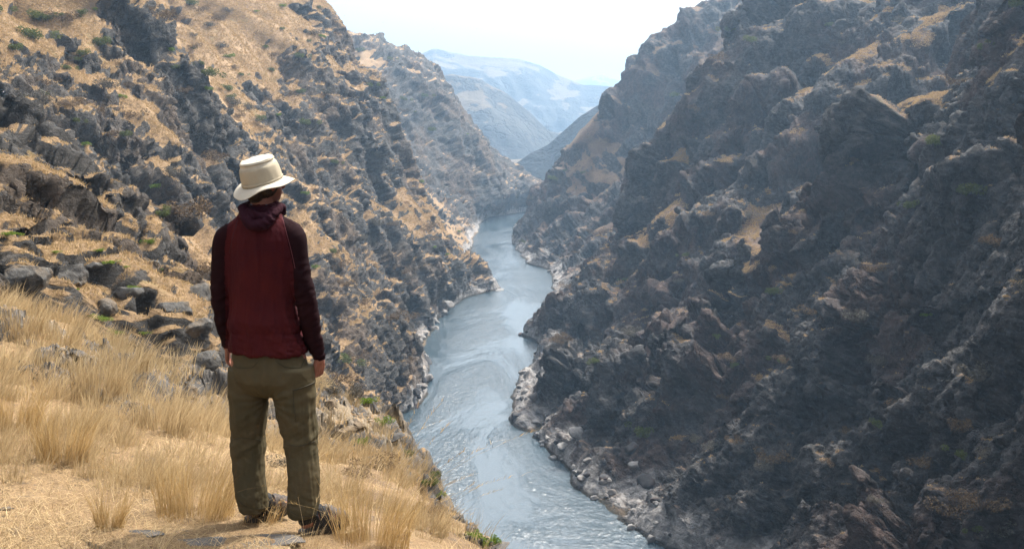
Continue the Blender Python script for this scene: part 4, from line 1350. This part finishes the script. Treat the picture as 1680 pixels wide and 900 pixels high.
# rocks on the ledge: (px, py, half-width in px, squash, label)
for i, (px, py, r, sq, lab) in enumerate([
    (302, 640, 24, .9, 'rounded grey boulder at the far edge of the ledge, left of the hiker'),
    (277, 668, 15, .6, 'low brown-grey rock in the grass just below the rounded boulder left of the hiker'),
    (205, 664, 18, .55, 'pale lichened rock half buried in blond grass in the middle of the ledge'),
    (176, 686, 14, .7, 'small dark rock beside the pale lichened rock in the blond grass'),
    (240, 640, 12, .7, 'whitish stone on the crest of the grass slope'),
    (120, 575, 20, .6, 'dark rock under the overhanging grass at the left crest of the ledge'),
    (48, 562, 16, .7, 'grey rock at the crest of the ledge near the left edge of the photo'),
    (30, 600, 17, .5, 'crumbly brown rock among dry grass near the left edge of the photo'),
    (6, 832, 15, .7, 'grey stone cut by the left edge of the photo low on the trodden ground'),
    (252, 752, 16, .4, 'flat brown stone showing through trampled grass left of the hiker\'s calves'),
    (540, 668, 17, .9, 'upright boulder on the far spur close to the hiker\'s right knee'),
    (562, 700, 20, .9, 'largest rounded boulder on the spur right of the hiker\'s knee'),
    (588, 690, 16, 1.0, 'dark angular boulder in the middle of the spur beyond the hiker'),
    (556, 735, 15, .9, 'grey boulder below the largest one on the spur right of the hiker'),
    (613, 665, 14, 1.0, 'small boulder topping the spur beside a yellow-green bush'),
    (646, 712, 17, .7, 'brown boulder jutting over the river at the tip of the spur'),
    (662, 760, 15, .6, 'dark rock under dry brush on the brink above the river'),
    (608, 745, 13, .8, 'small rock in the dry brush between spur and ledge'),
    (772, 866, 17, .7, 'mossy dark rock near the bottom edge above the river'),
    (826, 884, 20, .6, 'mossy rock at the outermost tip of the ledge above the river'),
    (655, 876, 14, .6, 'dark stone under the big grass tussock right of the sandals'),
    (390, 742, 14, .7, 'grey rock seen behind the hiker\'s left calf'),
    (450, 722, 20, .8, 'grey boulder seen between the hiker\'s legs'),
    (538, 828, 11, .5, 'lichen-spotted stone just beyond the hiker\'s right sandal')]):
    q = pick(px, py, (0,))
    if q is None: continue
    P, N, s_, mk, dd = q
    R_ = r * dd / F
    put('boulder', near_rocks[i % 4], P - np.array([0, 0, R_ * sq * .30]), R_, random.uniform(0, 6), .25, lab, 'boulder', None, (1, 1, sq * 1.1))
# weathered slab breaking the trodden ground in front of and under the feet
for px, py, r, lab in [(330, 890, 52, 'flat lichened rock slab at the bottom edge, in the hiker\'s shadow'), (235, 872, 26, 'small flat rock slab at the bottom, left of the larger shaded slab'),
                       (452, 884, 40, 'flat rock slab below and between the two sandals')]:
    P, N, s_, mk, dd = pick(px, py, (0,))
    R_ = r * dd / F
    put('rock_slab', near_rocks[3], P - np.array([0, 0, R_ * .07]), R_, random.uniform(-.3, .3), .06, lab, 'rock slab', None, (1.1, .8, .16))
# outcrops on the near left hillside
for i, (px, py, r, sq, lab) in enumerate([
    (35, 455, 48, .85, 'broad dark cliff block at the left edge behind the grass crest'), (98, 452, 44, .8, 'tall dark block with a cleft beside the block at the left edge'),
    (165, 500, 24, .8, 'small dark outcrop in the golden gully behind the grass crest'), (150, 430, 16, .8, 'small knob on the slope above the dark cleft block'),
    (212, 482, 34, .8, 'dark shelf of rock in the middle of the near left hillside'), (285, 502, 38, .8, 'lit grey outcrop left of the hiker\'s hip'),
    (328, 482, 26, .95, 'rounded outcrop touching the hiker\'s left hand side at hip height'), (322, 530, 30, 1.0, 'tall outcrop beside the hiker\'s left hand'),
    (265, 556, 30, .9, 'dark bulging outcrop between grass crest and hiker\'s left thigh'), (208, 556, 20, .8, 'pale topped rock just above the blond grass crest'),
    (335, 590, 28, 1.0, 'dark outcrop left of the hiker\'s thigh'), (190, 445, 20, .7, 'low rock beside bright green plants on the near left hillside'),
    (245, 430, 22, .7, 'grey ledge rock under green plants left of the hiker\'s elbow')]):
    q = pick(px, py, (1,)) if py < 540 else pick(px, py)
    if q is None: continue
    P, N, s_, mk, dd = q
    R_ = r * dd / F
    put('rock_outcrop', mid_rocks[i % 4], P - np.array([0, 0, R_ * .25]) + np.array([0, R_ * .3, 0]), R_, random.uniform(0, 6), .3, lab, 'rock outcrop', None, (1, 1, sq))
# boulders along both water lines
nb = 0
for side, (BYs_, BXs_, Vv, sgn) in enumerate(((LBY, LBX, VL, -1), (RBY, RBX, VR, 1))):
    low = np.nonzero((Vv[:, 2] > 0.3) & (Vv[:, 2] < (9 if side else 6)) & (Vv[:, 1] > 200) & (Vv[:, 1] < 720))[0]
    w_ = np.where(Vv[low, 2] < 4, 1.0, 0.35)
    sel = rng.choice(low, 150 if side else 100, replace=False, p=w_ / w_.sum())
    for i in sel:
        s = float(np.exp(rng.normal(math.log(1.15), .45)))
        if Vv[i, 1] > 450: s *= 1.4
        pale = rng.random() < .7
        put('bank_boulder', (pale_rocks if pale else dark_rocks)[rng.integers(0, 5 if pale else 3)], Vv[i] + np.array([-sgn * .5, 0, -s * .15]), s, rng.uniform(0, 6), .4,
            ('washed grey boulder at the water line under the %s' if pale else 'blackish boulder at the water line under the %s') % ('dark right-hand canyon wall' if side else 'left canyon side'),
            'boulder', 'washed boulders along the %s bank' % ('right' if side else 'left') if pale else 'dark boulders along the %s bank' % ('right' if side else 'left'))
# the rock spit of the right bank and the one of the left bank
for px, py, r, sq, mt, lab in [(876, 541, 13, .9, 1, 'big dark block standing on the small rock spit of the right bank'), (856, 547, 8, .3, 1, 'low tip of the right-hand rock spit reaching into the river'),
                               (905, 527, 16, .3, 0, 'pale flat rock on the right-hand spit behind the dark block'), (912, 542, 17, .35, 0, 'pale flat rock at the root of the right-hand spit'), (893, 550, 10, .5, 1, 'small washed rock beside the dark block of the spit'),
                               (815, 474, 9, .25, 0, 'low pale tip of the left-hand rock spit'), (798, 476, 9, .4, 1, 'dark rock on the left-hand spit')]:
    x, y = px_on_z(px, py + r * sq * .6, 0.0)
    R_ = r * y / F * 1.25
    put('spit_rock', (dark_rocks if mt else pale_rocks)[1], (x, y, R_ * sq * .25), R_, random.uniform(-.4, .4), .12, lab, 'boulder', None, (1.1, 1.3, sq * 1.2))
for px, py, r, lab in [(952, 672, 13, 'white sand pocket at the foot of the dark wall, halfway down the right bank'), (925, 655, 7, 'thin streak of sand above the white sand pocket'), (1003, 762, 13, 'white sand patch in the lower right bank rocks'),
                       (762, 388, 8, 'tiny sand bar on the far left bank')]:
    pass

# ------------------------------------------------------------------ plants
def leaf_mat(name, a, b, trans=.35):
    M = NT(name)
    v = M.attr('v')
    c = M.mix(v, a, b)
    df = M.n.new('ShaderNodeBsdfDiffuse'); tl = M.n.new('ShaderNodeBsdfTranslucent'); mx = M.n.new('ShaderNodeMixShader')
    M.l.new(c, df.inputs[0]); M.l.new(c, tl.inputs[0]); mx.inputs[0].default_value = trans
    M.l.new(df.outputs[0], mx.inputs[1]); M.l.new(tl.outputs[0], mx.inputs[2]); M.l.new(mx.outputs[0], M.out.inputs[0])
    M.n.remove(M.p)
    return M.m


MG_DRY = leaf_mat('dry_grass_blades', (.24, .165, .08), (.64, .50, .30), .38)
MG_GOLD = leaf_mat('golden_grass_blades', (.26, .165, .065), (.60, .43, .21), .38)
MG_LEAF = leaf_mat('fresh_green_leaves', (.075, .125, .018), (.17, .235, .04), .4)
MG_OLIVE = leaf_mat('olive_green_leaves', (.065, .085, .03), (.14, .155, .055), .3)
MG_BROWN = leaf_mat('dry_brush_twigs', (.09, .062, .04), (.19, .135, .085), .15)
MG_GREY = leaf_mat('grey_brush_twigs', (.08, .072, .06), (.16, .145, .12), .15)


def blades(B, hgt, lean, wid, curl=.35, levels=5, seed=0):
    """ribbons: B (n,3) feet, hgt (n), lean (n,2) sideways travel of the tip as a share of the height, wid (n)"""
    r = np.random.default_rng(seed)
    n = len(B)
    t = np.linspace(0, 1, levels)
    az = r.uniform(0, math.pi * 2, n)
    side = np.stack([np.cos(az), np.sin(az), np.zeros(n)], 1)
    V = np.zeros((n, levels, 2, 3))
    for i, tt in enumerate(t):
        off = np.zeros((n, 3))
        off[:, :2] = lean * hgt[:, None] * (tt ** (1.0 + curl * 2))
        off[:, 2] = hgt * (tt - .25 * tt ** 2 * np.clip(np.linalg.norm(lean, axis=1), 0, 1.6))
        w = wid * (1 - tt) ** .6 * .5 + wid * .06
        V[:, i, 0] = B + off - side * w[:, None]
        V[:, i, 1] = B + off + side * w[:, None]
    idx = np.arange(n)[:, None] * levels * 2 + (np.arange(levels - 1) * 2)[None]
    idx = idx.ravel()
    Fq = np.stack([idx, idx + 1, idx + 3, idx + 2], 1)
    v = np.repeat(np.clip(r.normal(.5, .28, n), 0, 1), levels * 2)
    return V.reshape(-1, 3), Fq, v


def merge(parts):
    V = []; Fq = []; A = []; o = 0
    for v, f, a in parts:
        V.append(v); Fq.append(f + o); A.append(a); o += len(v)
    return np.concatenate(V), np.concatenate(Fq), np.concatenate(A)


def tussock(nb_, h, spread, lean0=(.12, .0), seed=0, w=.0026, stalks=0):
    r = np.random.default_rng(seed)
    a = r.uniform(0, 2 * math.pi, nb_); rad = spread * .5 * np.sqrt(r.random(nb_))
    B = np.stack([rad * np.cos(a), rad * np.sin(a), np.full(nb_, -.03)], 1)
    a2 = a + r.normal(0, .5, nb_)
    l = r.uniform(.02, .55, nb_) ** 1.2
    lean = np.stack([np.cos(a2) * l + lean0[0], np.sin(a2) * l + lean0[1]], 1)
    H_ = h * r.uniform(.45, 1.05, nb_)
    out = [blades(B, H_, lean, np.full(nb_, w), .35, 5, seed)]
    if stalks:
        a = r.uniform(0, 2 * math.pi, stalks); rad = spread * .3 * np.sqrt(r.random(stalks))
        B = np.stack([rad * np.cos(a), rad * np.sin(a), np.zeros(stalks)], 1)
        l = r.uniform(.1, .9, stalks)
        lean = np.stack([np.cos(a) * l * 1.3 + lean0[0], np.sin(a) * l * 1.3 + lean0[1]], 1)
        hh = h * r.uniform(1.0, 1.9, stalks)
        out.append(blades(B, hh, lean, np.full(stalks, w * .8), .3, 7, seed + 1))
        # seed heads: short bristles near the stalk tips
        for k in range(stalks):
            m_ = 14
            tt = r.uniform(.78, 1.0, m_)
            P = np.zeros((m_, 3)); P[:, :2] = B[k, :2] + lean[k] * hh[k] * (tt ** 1.6)[:, None]; P[:, 2] = hh[k] * (tt - .25 * tt ** 2 * min(1.6, np.linalg.norm(lean[k])))
            out.append(blades(P, np.full(m_, .028), np.stack([lean[k][0] + r.normal(0, .5, m_), lean[k][1] + r.normal(0, .5, m_)], 1), np.full(m_, w * .9), .2, 3, seed + 5 + k))
    return merge(out)


# loose grass over the whole ledge: one mass nobody could count
lx, ly, ld = w2px(PLd)
vis = (lx > -180) & (lx < 900) & (ly > 420) & (ly < 1010) & (PLd[:, 1] < 26) & (NLd[:, 2] > .45)
cand = np.nonzero(vis)[0]
pat = noise(PLd[cand], 1.3, 4, .6, 301) + .5
feet = np.exp(-(((PLd[cand, 0] + 1.15) / .85) ** 2 + ((PLd[cand, 1] - 4.75) / .55) ** 2))
bottom = smooth01(ly[cand], 800, 880) * (lx[cand] < 470)
brush = smooth01(lx[cand], 520, 580) * smooth01(ly[cand], 600, 660)
parts_g = []
area_w = (ld[cand] ** 1.15) * (1 - np.clip(rockL[cand], 0, 1) * .85) * (1 - feet * .9)
# short litter
wgt = area_w * (.5 + 1.6 * bottom) * (1 - .7 * brush)
sel = rng.choice(cand, 60000, p=wgt / wgt.sum())
B = PLd[sel] + rng.normal(0, .02, (len(sel), 3)) * np.array([1, 1, 0]) * np.clip(ld[sel] / 5, 1, 4)[:, None]
n = len(B); l = rng.normal(0, 1.0, (n, 2)) + np.array([.2, 0])
parts_g.append(blades(B - np.array([0, 0, .005]), rng.uniform(.02, .085, n), l * 1.3, np.clip(ld[sel] * .0006, .0022, .009), .2, 3, 31))
# tufts
wgt = area_w * smooth01(pat, .46, .58) * (1 - bottom * .93) * (1 - brush * .62) * (1 - feet)
sel = rng.choice(cand, 3300, p=wgt / wgt.sum())
for k, i in enumerate(sel):
    nb_ = int(rng.integers(10, 38)); hh = rng.uniform(.10, .36) * (.75 + .5 * smooth01(ld[i], 6, 10))
    if lx[i] > 520: hh *= .75
    v, f, a = tussock(nb_, hh, hh * rng.uniform(.5, 1.1), (rng.uniform(.1, .5), rng.uniform(-.2, .2)), 1000 + k, float(np.clip(ld[i] * .00055, .0022, .008)))
    a = np.clip(a * .55 + rng.uniform(0, .5), 0, 1)
    if lx[i] > 540: a = a * .7
    parts_g.append((v + PLd[i], f, a))
v, f, a = merge(parts_g)
grass = mesh_np('dry_grass', v, f, MG_DRY, True, {'v': a})
tag(grass, kind='stuff')

# bunch grass on the golden canyon side: one mass
_cell = np.full(len(_all), -1, np.int64); _cell[_id] = cell
zmin = np.where(zcell >= 0, _dd[zcell], 0)
ga_ = _id[(_src[_id] > 0) & (_dd[_id] < zmin[cell] * 1.04 + .5) & (_msk[_id] < .5) & (_nrm[_id, 2] > .35) & (_all[_id, 2] > 12) & (_dd[_id] < 620)]
gn_ = noise(_all[ga_], 5, 4, .6, 401) + .5
pw = smooth01(gn_, .35, .6) + .12
sel = rng.choice(ga_, min(60000, len(ga_)), replace=False, p=pw / pw.sum())
pp = []
for k in range(7):
    n = len(sel); dd_ = _dd[sel]; a = rng.uniform(0, 6.28, n)
    j = rng.normal(0, 1, (n, 3)) * np.array([1, 1, 0]) * (.10 + dd_ * .0004)[:, None]
    pp.append(blades(_all[sel] + j - np.array([0, 0, .05]), (.14 + dd_ * .0010) * rng.uniform(.4, 1.25, n), np.stack([np.cos(a), np.sin(a)], 1) * rng.uniform(.2, 1.1, (n, 1)) + np.array([.25, 0]), .02 + dd_ * .00042, .2, 3, 700 + k))
v, f, a = merge(pp)
a = np.clip(a * .6 + np.tile(np.repeat(rng.uniform(0, .5, len(sel)), 6), 7), 0, 1)
hg = mesh_np('hillside_grass', v, f, leaf_mat('hillside_straw', (.23, .16, .08), (.52, .375, .20), .3), True, {'v': a})
tag(hg, kind='stuff')

# tussocks that stand out one by one
for k, (px, py, hpx, wpx, nb_, st, mt, lab) in enumerate([
    (103, 752, 105, 80, 420, 4, MG_GOLD, 'tall golden tussock in the middle of the grass slope, leftmost of the three big ones'),
    (322, 842, 125, 120, 620, 6, MG_GOLD, 'broad golden tussock directly left of the hiker\'s calves'),
    (176, 862, 90, 42, 260, 3, MG_GOLD, 'slim upright golden tussock near the bottom left'),
    (610, 888, 135, 120, 520, 24, MG_GOLD, 'big loose amber tussock right of the sandals'),
    (700, 868, 70, 70, 420, 6, MG_DRY, 'small straw tussock on the brink beside the brown bush'),
    (165, 640, 80, 90, 620, 0, MG_DRY, 'pale combed tussock below the crest of the grass slope'),
    (262, 700, 75, 90, 560, 0, MG_DRY, 'pale bushy tussock left of the hiker\'s hand'),
    (100, 560, 55, 60, 420, 0, MG_DRY, 'blond tussock hanging over the rock at the crest'),
    (35, 540, 55, 80, 480, 0, MG_DRY, 'wide blond tussock on the crest at the left edge'),
    (205, 600, 52, 70, 380, 0, MG_DRY, 'blond tussock at the far right end of the crest'),
    (20, 700, 85, 80, 520, 2, MG_GOLD, 'shaggy tussock cut by the left edge of the photo'),
    (225, 790, 60, 70, 420, 0, MG_DRY, 'flattened straw tussock left of the broad golden one'),
    (430, 850, 60, 60, 160, 10, MG_GOLD, 'thin grass stalks rising between the hiker\'s feet'),
    (560, 800, 75, 60, 180, 14, MG_DRY, 'thin brushy grass behind the hiker\'s right ankle'),
    (500, 893, 60, 60, 60, 9, MG_DRY, 'sparse long stalks crossing in front of the sandals')]):
    q = pick(px, py, (0,))
    if q is None: continue
    P, N, s_, mk, dd = q
    sc_ = dd / F
    v, f, a = tussock(nb_, hpx * sc_, wpx * sc_, (.16, .02), 500 + k, max(.0022, dd * .0005), st)
    o = mesh_np('grass_tussock', v, f, mt, True, {'v': a})
    o.location = tuple(P - np.array([0, 0, .01]))
    tag(o, lab, 'grass tussock')


def shrub_mesh(name, nl, leaf, mat, seed, flat=.75, twig=None, lobes=9):
    r = np.random.default_rng(seed)
    c = r.normal(0, .42, (lobes, 3)) * np.array([1, 1, flat]); c[:, 2] = np.abs(c[:, 2]) * .9 + .25
    k = r.integers(0, lobes, nl)
    d = r.normal(0, 1, (nl, 3)); d /= np.linalg.norm(d, axis=1, keepdims=True)
    P = c[k] + d * (.30 * r.uniform(.3, 1.0, nl) ** .5)[:, None]
    P[:, 2] = np.abs(P[:, 2])
    u = r.normal(0, 1, (nl, 3)); u /= np.linalg.norm(u, axis=1, keepdims=True)
    w = np.cross(u, r.normal(0, 1, (nl, 3))); w /= np.linalg.norm(w, axis=1, keepdims=True)
    s = leaf * r.uniform(.6, 1.4, nl)[:, None]
    V = np.stack([P - u * s, P + w * s * .5, P + u * s, P - w * s * .5], 1).reshape(-1, 3)
    i = np.arange(nl) * 4
    Fq = np.stack([i, i + 1, i + 2, i + 3], 1)
    a = np.repeat(np.clip(r.normal(.5, .28, nl), 0, 1), 4)
    # stems
    ns = 14
    aa = r.uniform(0, 6.28, ns)
    st = blades(np.zeros((ns, 3)) - np.array([0, 0, .1]), r.uniform(.7, 1.1, ns), np.stack([np.cos(aa), np.sin(aa)], 1) * r.uniform(.2, .9, (ns, 1)), np.full(ns, leaf * .5), .1, 4, seed)
    V, Fq, a = merge([(V, Fq, a), (st[0], st[1], st[2] * 0)])
    o = mesh_np(name, V, Fq, mat, True, {'v': a})
    me = o.data; bpy.data.objects.remove(o)
    return me


SH = {'green': [shrub_mesh('shrub', 1000, .058, MG_OLIVE, 1 + i) for i in range(3)], 'fresh': [shrub_mesh('shrub', 800, .062, MG_LEAF, 11 + i, .5) for i in range(2)],
      'brown': [shrub_mesh('shrub', 1000, .05, MG_BROWN, 21 + i, .6) for i in range(3)], 'grey': [shrub_mesh('shrub', 1000, .05, MG_GREY, 31 + i, .7) for i in range(2)]}
DSC = {'green': 'small dark green shrub', 'fresh': 'low bright green bush', 'brown': 'dry reddish-brown bush', 'grey': 'dull grey-olive bush'}
# shrubs the photo shows as single dots of colour on the golden upper slope
for px, py, r, kd, lab in [(57, 24, 12, 'green', 'dark green bush near the top left corner'), (104, 22, 9, 'green', 'green bush right of the dark one near the top left corner'), (132, 24, 6, 'green', 'tiny green bush beside a rock at the very top left'),
                           (156, 15, 9, 'fresh', 'light green bush on the crest of the rocky knoll, top left'), (130, 91, 10, 'green', 'round green bush on the golden slope left of the rocky knoll'),
                           (108, 104, 10, 'brown', 'rust-brown bush beside the round green bush on the golden slope'), (315, 77, 6, 'green', 'small green bush at the right foot of the rocky knoll'),
                           (330, 100, 10, 'green', 'round olive bush in the golden gully right of the knoll'), (375, 85, 10, 'fresh', 'light green bush high in the golden gully'),
                           (385, 110, 9, 'brown', 'brown bush in the golden gully under the light green one'), (363, 143, 5, 'brown', 'small rusty bush in the middle of the golden gully'), (380, 152, 6, 'brown', 'rusty bush, rightmost of the two in the golden gully'),
                           (381, 176, 7, 'brown', 'brown bush at the lower end of the golden gully'), (466, 7, 8, 'fresh', 'bright green bush on the skyline at the top of the left cliff'), (520, 8, 7, 'green', 'green bush on the skyline left of the cliff edge'),
                           (283, 20, 12, 'brown', 'wide brown bush on the top golden slope'), (245, 13, 10, 'brown', 'flat brown bush on the top golden slope'), (340, 145, 9, 'fresh', 'light green bush beside the lone dark crag'),
                           (160, 175, 14, 'brown', 'large red-brown bush on the ledge slope under the knoll'), (132, 160, 9, 'brown', 'rusty bush on the slope under the knoll'), (120, 190, 12, 'green', 'olive bush beside the left crag'), (138, 232, 10, 'fresh', 'yellow-green bush beside the left crag'),
                           (75, 150, 10, 'green', 'olive bush on top of the left-edge crag'), (175, 160, 7, 'grey', 'grey bush on the slope under the knoll'), (510, 432, 9, 'fresh', 'bright green bush right of the hiker\'s elbow on the cliff foot'),
                           (1605, 72, 16, 'green', 'lone green bush high on the dark right wall near its upper ridge'), (1515, 512, 9, 'fresh', 'green bush in the notch right of the lit knob on the right wall'),
                           (1575, 690, 24, 'brown', 'large rusty bush low in the gully of the right wall'), (1600, 865, 16, 'green', 'green bush at the bottom right corner'), (855, 392, 6, 'green', 'green bush above the far right bank'),
                           (265, 350, 18, 'green', 'olive bush on the slope left of the hiker\'s shoulder'), (240, 390, 14, 'fresh', 'yellow-green bush left of the hiker\'s elbow')]:
    q = pick(px, py + r * .5, (1, 2))
    if q is None: continue
    P, N, s_, mk, dd = q
    put('shrub', SH[kd][int(px) % 2], P - np.array([0, 0, .1]), r * dd / F * 1.05, random.uniform(0, 6), .1, lab, 'shrub', 'shrubs dotted over the canyon sides', (1, 1, .95))
# bright green low plants on the near left hillside
for px, py, r, lab in [(160, 414, 14, 'bright green plant on the ridge behind the grass crest, uppermost left one'), (183, 433, 16, 'wide bright green plant left of centre on the near hillside'), (207, 438, 8, 'small bright green plant right of the wide one'),
                       (258, 440, 16, 'yellow-green plant left of the hiker\'s elbow'), (292, 452, 9, 'small green plant left of the hiker\'s hip'), (218, 474, 12, 'green plant on the dark rock shelf'), (92, 412, 9, 'small green plant above the dark cleft block'),
                       (165, 520, 20, 'green leafy patch in the hollow behind the grass crest'), (185, 545, 18, 'yellow-green patch just over the blond crest'), (238, 548, 11, 'yellowish plant beside the bulging outcrop'), (120, 476, 10, 'small green plant in the cleft of the dark block'),
                       (40, 470, 9, 'green tuft growing on the block at the left edge'), (335, 563, 6, 'tiny green sprig by the hiker\'s left hand'), (15, 330, 14, 'light green bush at the left edge halfway up'), (12, 385, 18, 'pale green bush at the left edge above the dark blocks')]:
    q = pick(px, py)
    if q is None: continue
    P, N, s_, mk, dd = q
    put('leafy_plant', SH['fresh'][int(px) % 2], P - np.array([0, 0, .03]), r * dd / F, random.uniform(0, 6), .1, lab, 'plant', 'bright green plants on the near hillside', (1.1, 1.1, .5))
# plants at the brink right of the hiker
for px, py, r, kd, lab in [(631, 690, 11, 'fresh', 'vivid green sprig at the tip of the spur above the river'), (601, 664, 13, 'fresh', 'yellow-green bush on the spur right of the hiker\'s hand'), (575, 652, 17, 'grey', 'olive-brown bush on the spur right of the hiker\'s hand'),
                           (598, 728, 13, 'fresh', 'yellow-green plant under the spur boulders'), (545, 640, 16, 'grey', 'greyish bush beside the hiker\'s right hand'), (665, 745, 14, 'green', 'olive bush on the brink above the river bend'),
                           (705, 792, 15, 'green', 'leafy green branch sticking out over the river'), (724, 808, 9, 'fresh', 'small leafy twig just below the leafy branch'), (703, 845, 22, 'brown', 'dry grey-brown bush with fanned twigs on the brink'),
                           (775, 878, 13, 'fresh', 'green mat of moss and leaves on the left mossy rock'), (810, 886, 14, 'fresh', 'green mat of moss and leaves on the outermost rock'), (620, 768, 22, 'brown', 'dry brown brush between the spur and the big tussock'),
                           (585, 775, 20, 'brown', 'dry brown brush behind the hiker\'s right calf'), (455, 760, 16, 'grey', 'grey dry brush seen between the hiker\'s legs'), (455, 815, 11, 'fresh', 'faded green plant between the hiker\'s ankles')]:
    q = pick(px, py, (0,))
    if q is None: continue
    P, N, s_, mk, dd = q
    put('bush', SH[kd][int(px) % 2], P - np.array([0, 0, .02]), r * dd / F * 1.5, random.uniform(0, 6), .1, lab, 'bush', None, (1, 1, .9))
# scattered small shrubs nobody could tell apart
fs = _src[front_ids]
for src, num, kinds, pr, where in ((1, 150, ['green', 'brown', 'grey', 'fresh'], [.25, .42, .23, .10], 'left canyon side'), (2, 70, ['green', 'brown', 'grey'], [.3, .4, .3], 'dark right canyon wall')):
    ids = front_ids[(fs == src) & (_nrm[front_ids, 2] > .45) & (_py[front_ids] > 5) & (_py[front_ids] < 880) & (_px[front_ids] < 1700) & (_dd[front_ids] > 110) & (_all[front_ids, 2] > 9)]
    sel = rng.choice(ids, num, replace=False)
    for i in sel:
        kd = kinds[rng.choice(len(kinds), p=pr)]
        s = rng.uniform(1.0, 2.8) * (1.0 + _dd[i] / 900) * (1.25 if kd != 'fresh' else .8)
        put('shrub', SH[kd][0], _all[i].astype(float) - np.array([0, 0, .15]), s, rng.uniform(0, 6), .1, '%s scattered on the %s' % (DSC[kd], where), 'shrub', '%ses and others on the %s' % (DSC[kd].replace('shrub', 'bush'), where), (1, 1, .8))

# ------------------------------------------------------------------ winged specks standing in for aerial marker balls over the gap
bm = bmesh.new()
vs = [bm.verts.new(v) for v in ((0, .5, 0), (.09, .1, .03), (.05, -.45, 0), (-.05, -.45, 0), (-.09, .1, .03), (1.0, .0, .28), (.5, .22, .16), (-1.0, 0, .28), (-.5, .22, .16), (.45, -.12, .1), (-.45, -.12, .1), (0, .0, -.09))]
for q in ((0, 1, 4), (1, 2, 3, 4), (1, 6, 5, 9), (4, 10, 7, 8), (1, 9, 2), (4, 3, 10), (0, 11, 1), (0, 4, 11), (11, 2, 1), (11, 4, 3), (11, 3, 2)):
    bm.faces.new([vs[i] for i in q])
speck_me = bpy.data.meshes.new('marker_speck'); bm.to_mesh(speck_me); bm.free()
speck_me.materials.append(simple_mat('dark_speck', (.03, .03, .035), .8))
for px, py, w_ in [(565, 26, 'leftmost, beside the cliff edge'), (628, 37, 'second from the left'), (711, 48, 'third from the left'), (782, 48, 'middle one of the loose row'), (874, 48, 'third from the right'), (955, 35, 'second from the right'), (1055, 23, 'rightmost, over the right ridge')]:
    put('marker_speck', speck_me, px2w(px, py, 420), .42, random.uniform(0, 6), .2, 'tiny dark winged speck standing for an aerial marker ball in the pale sky, ' + w_, 'marker_speck', 'winged specks standing for marker balls high over the gap')
print('done')
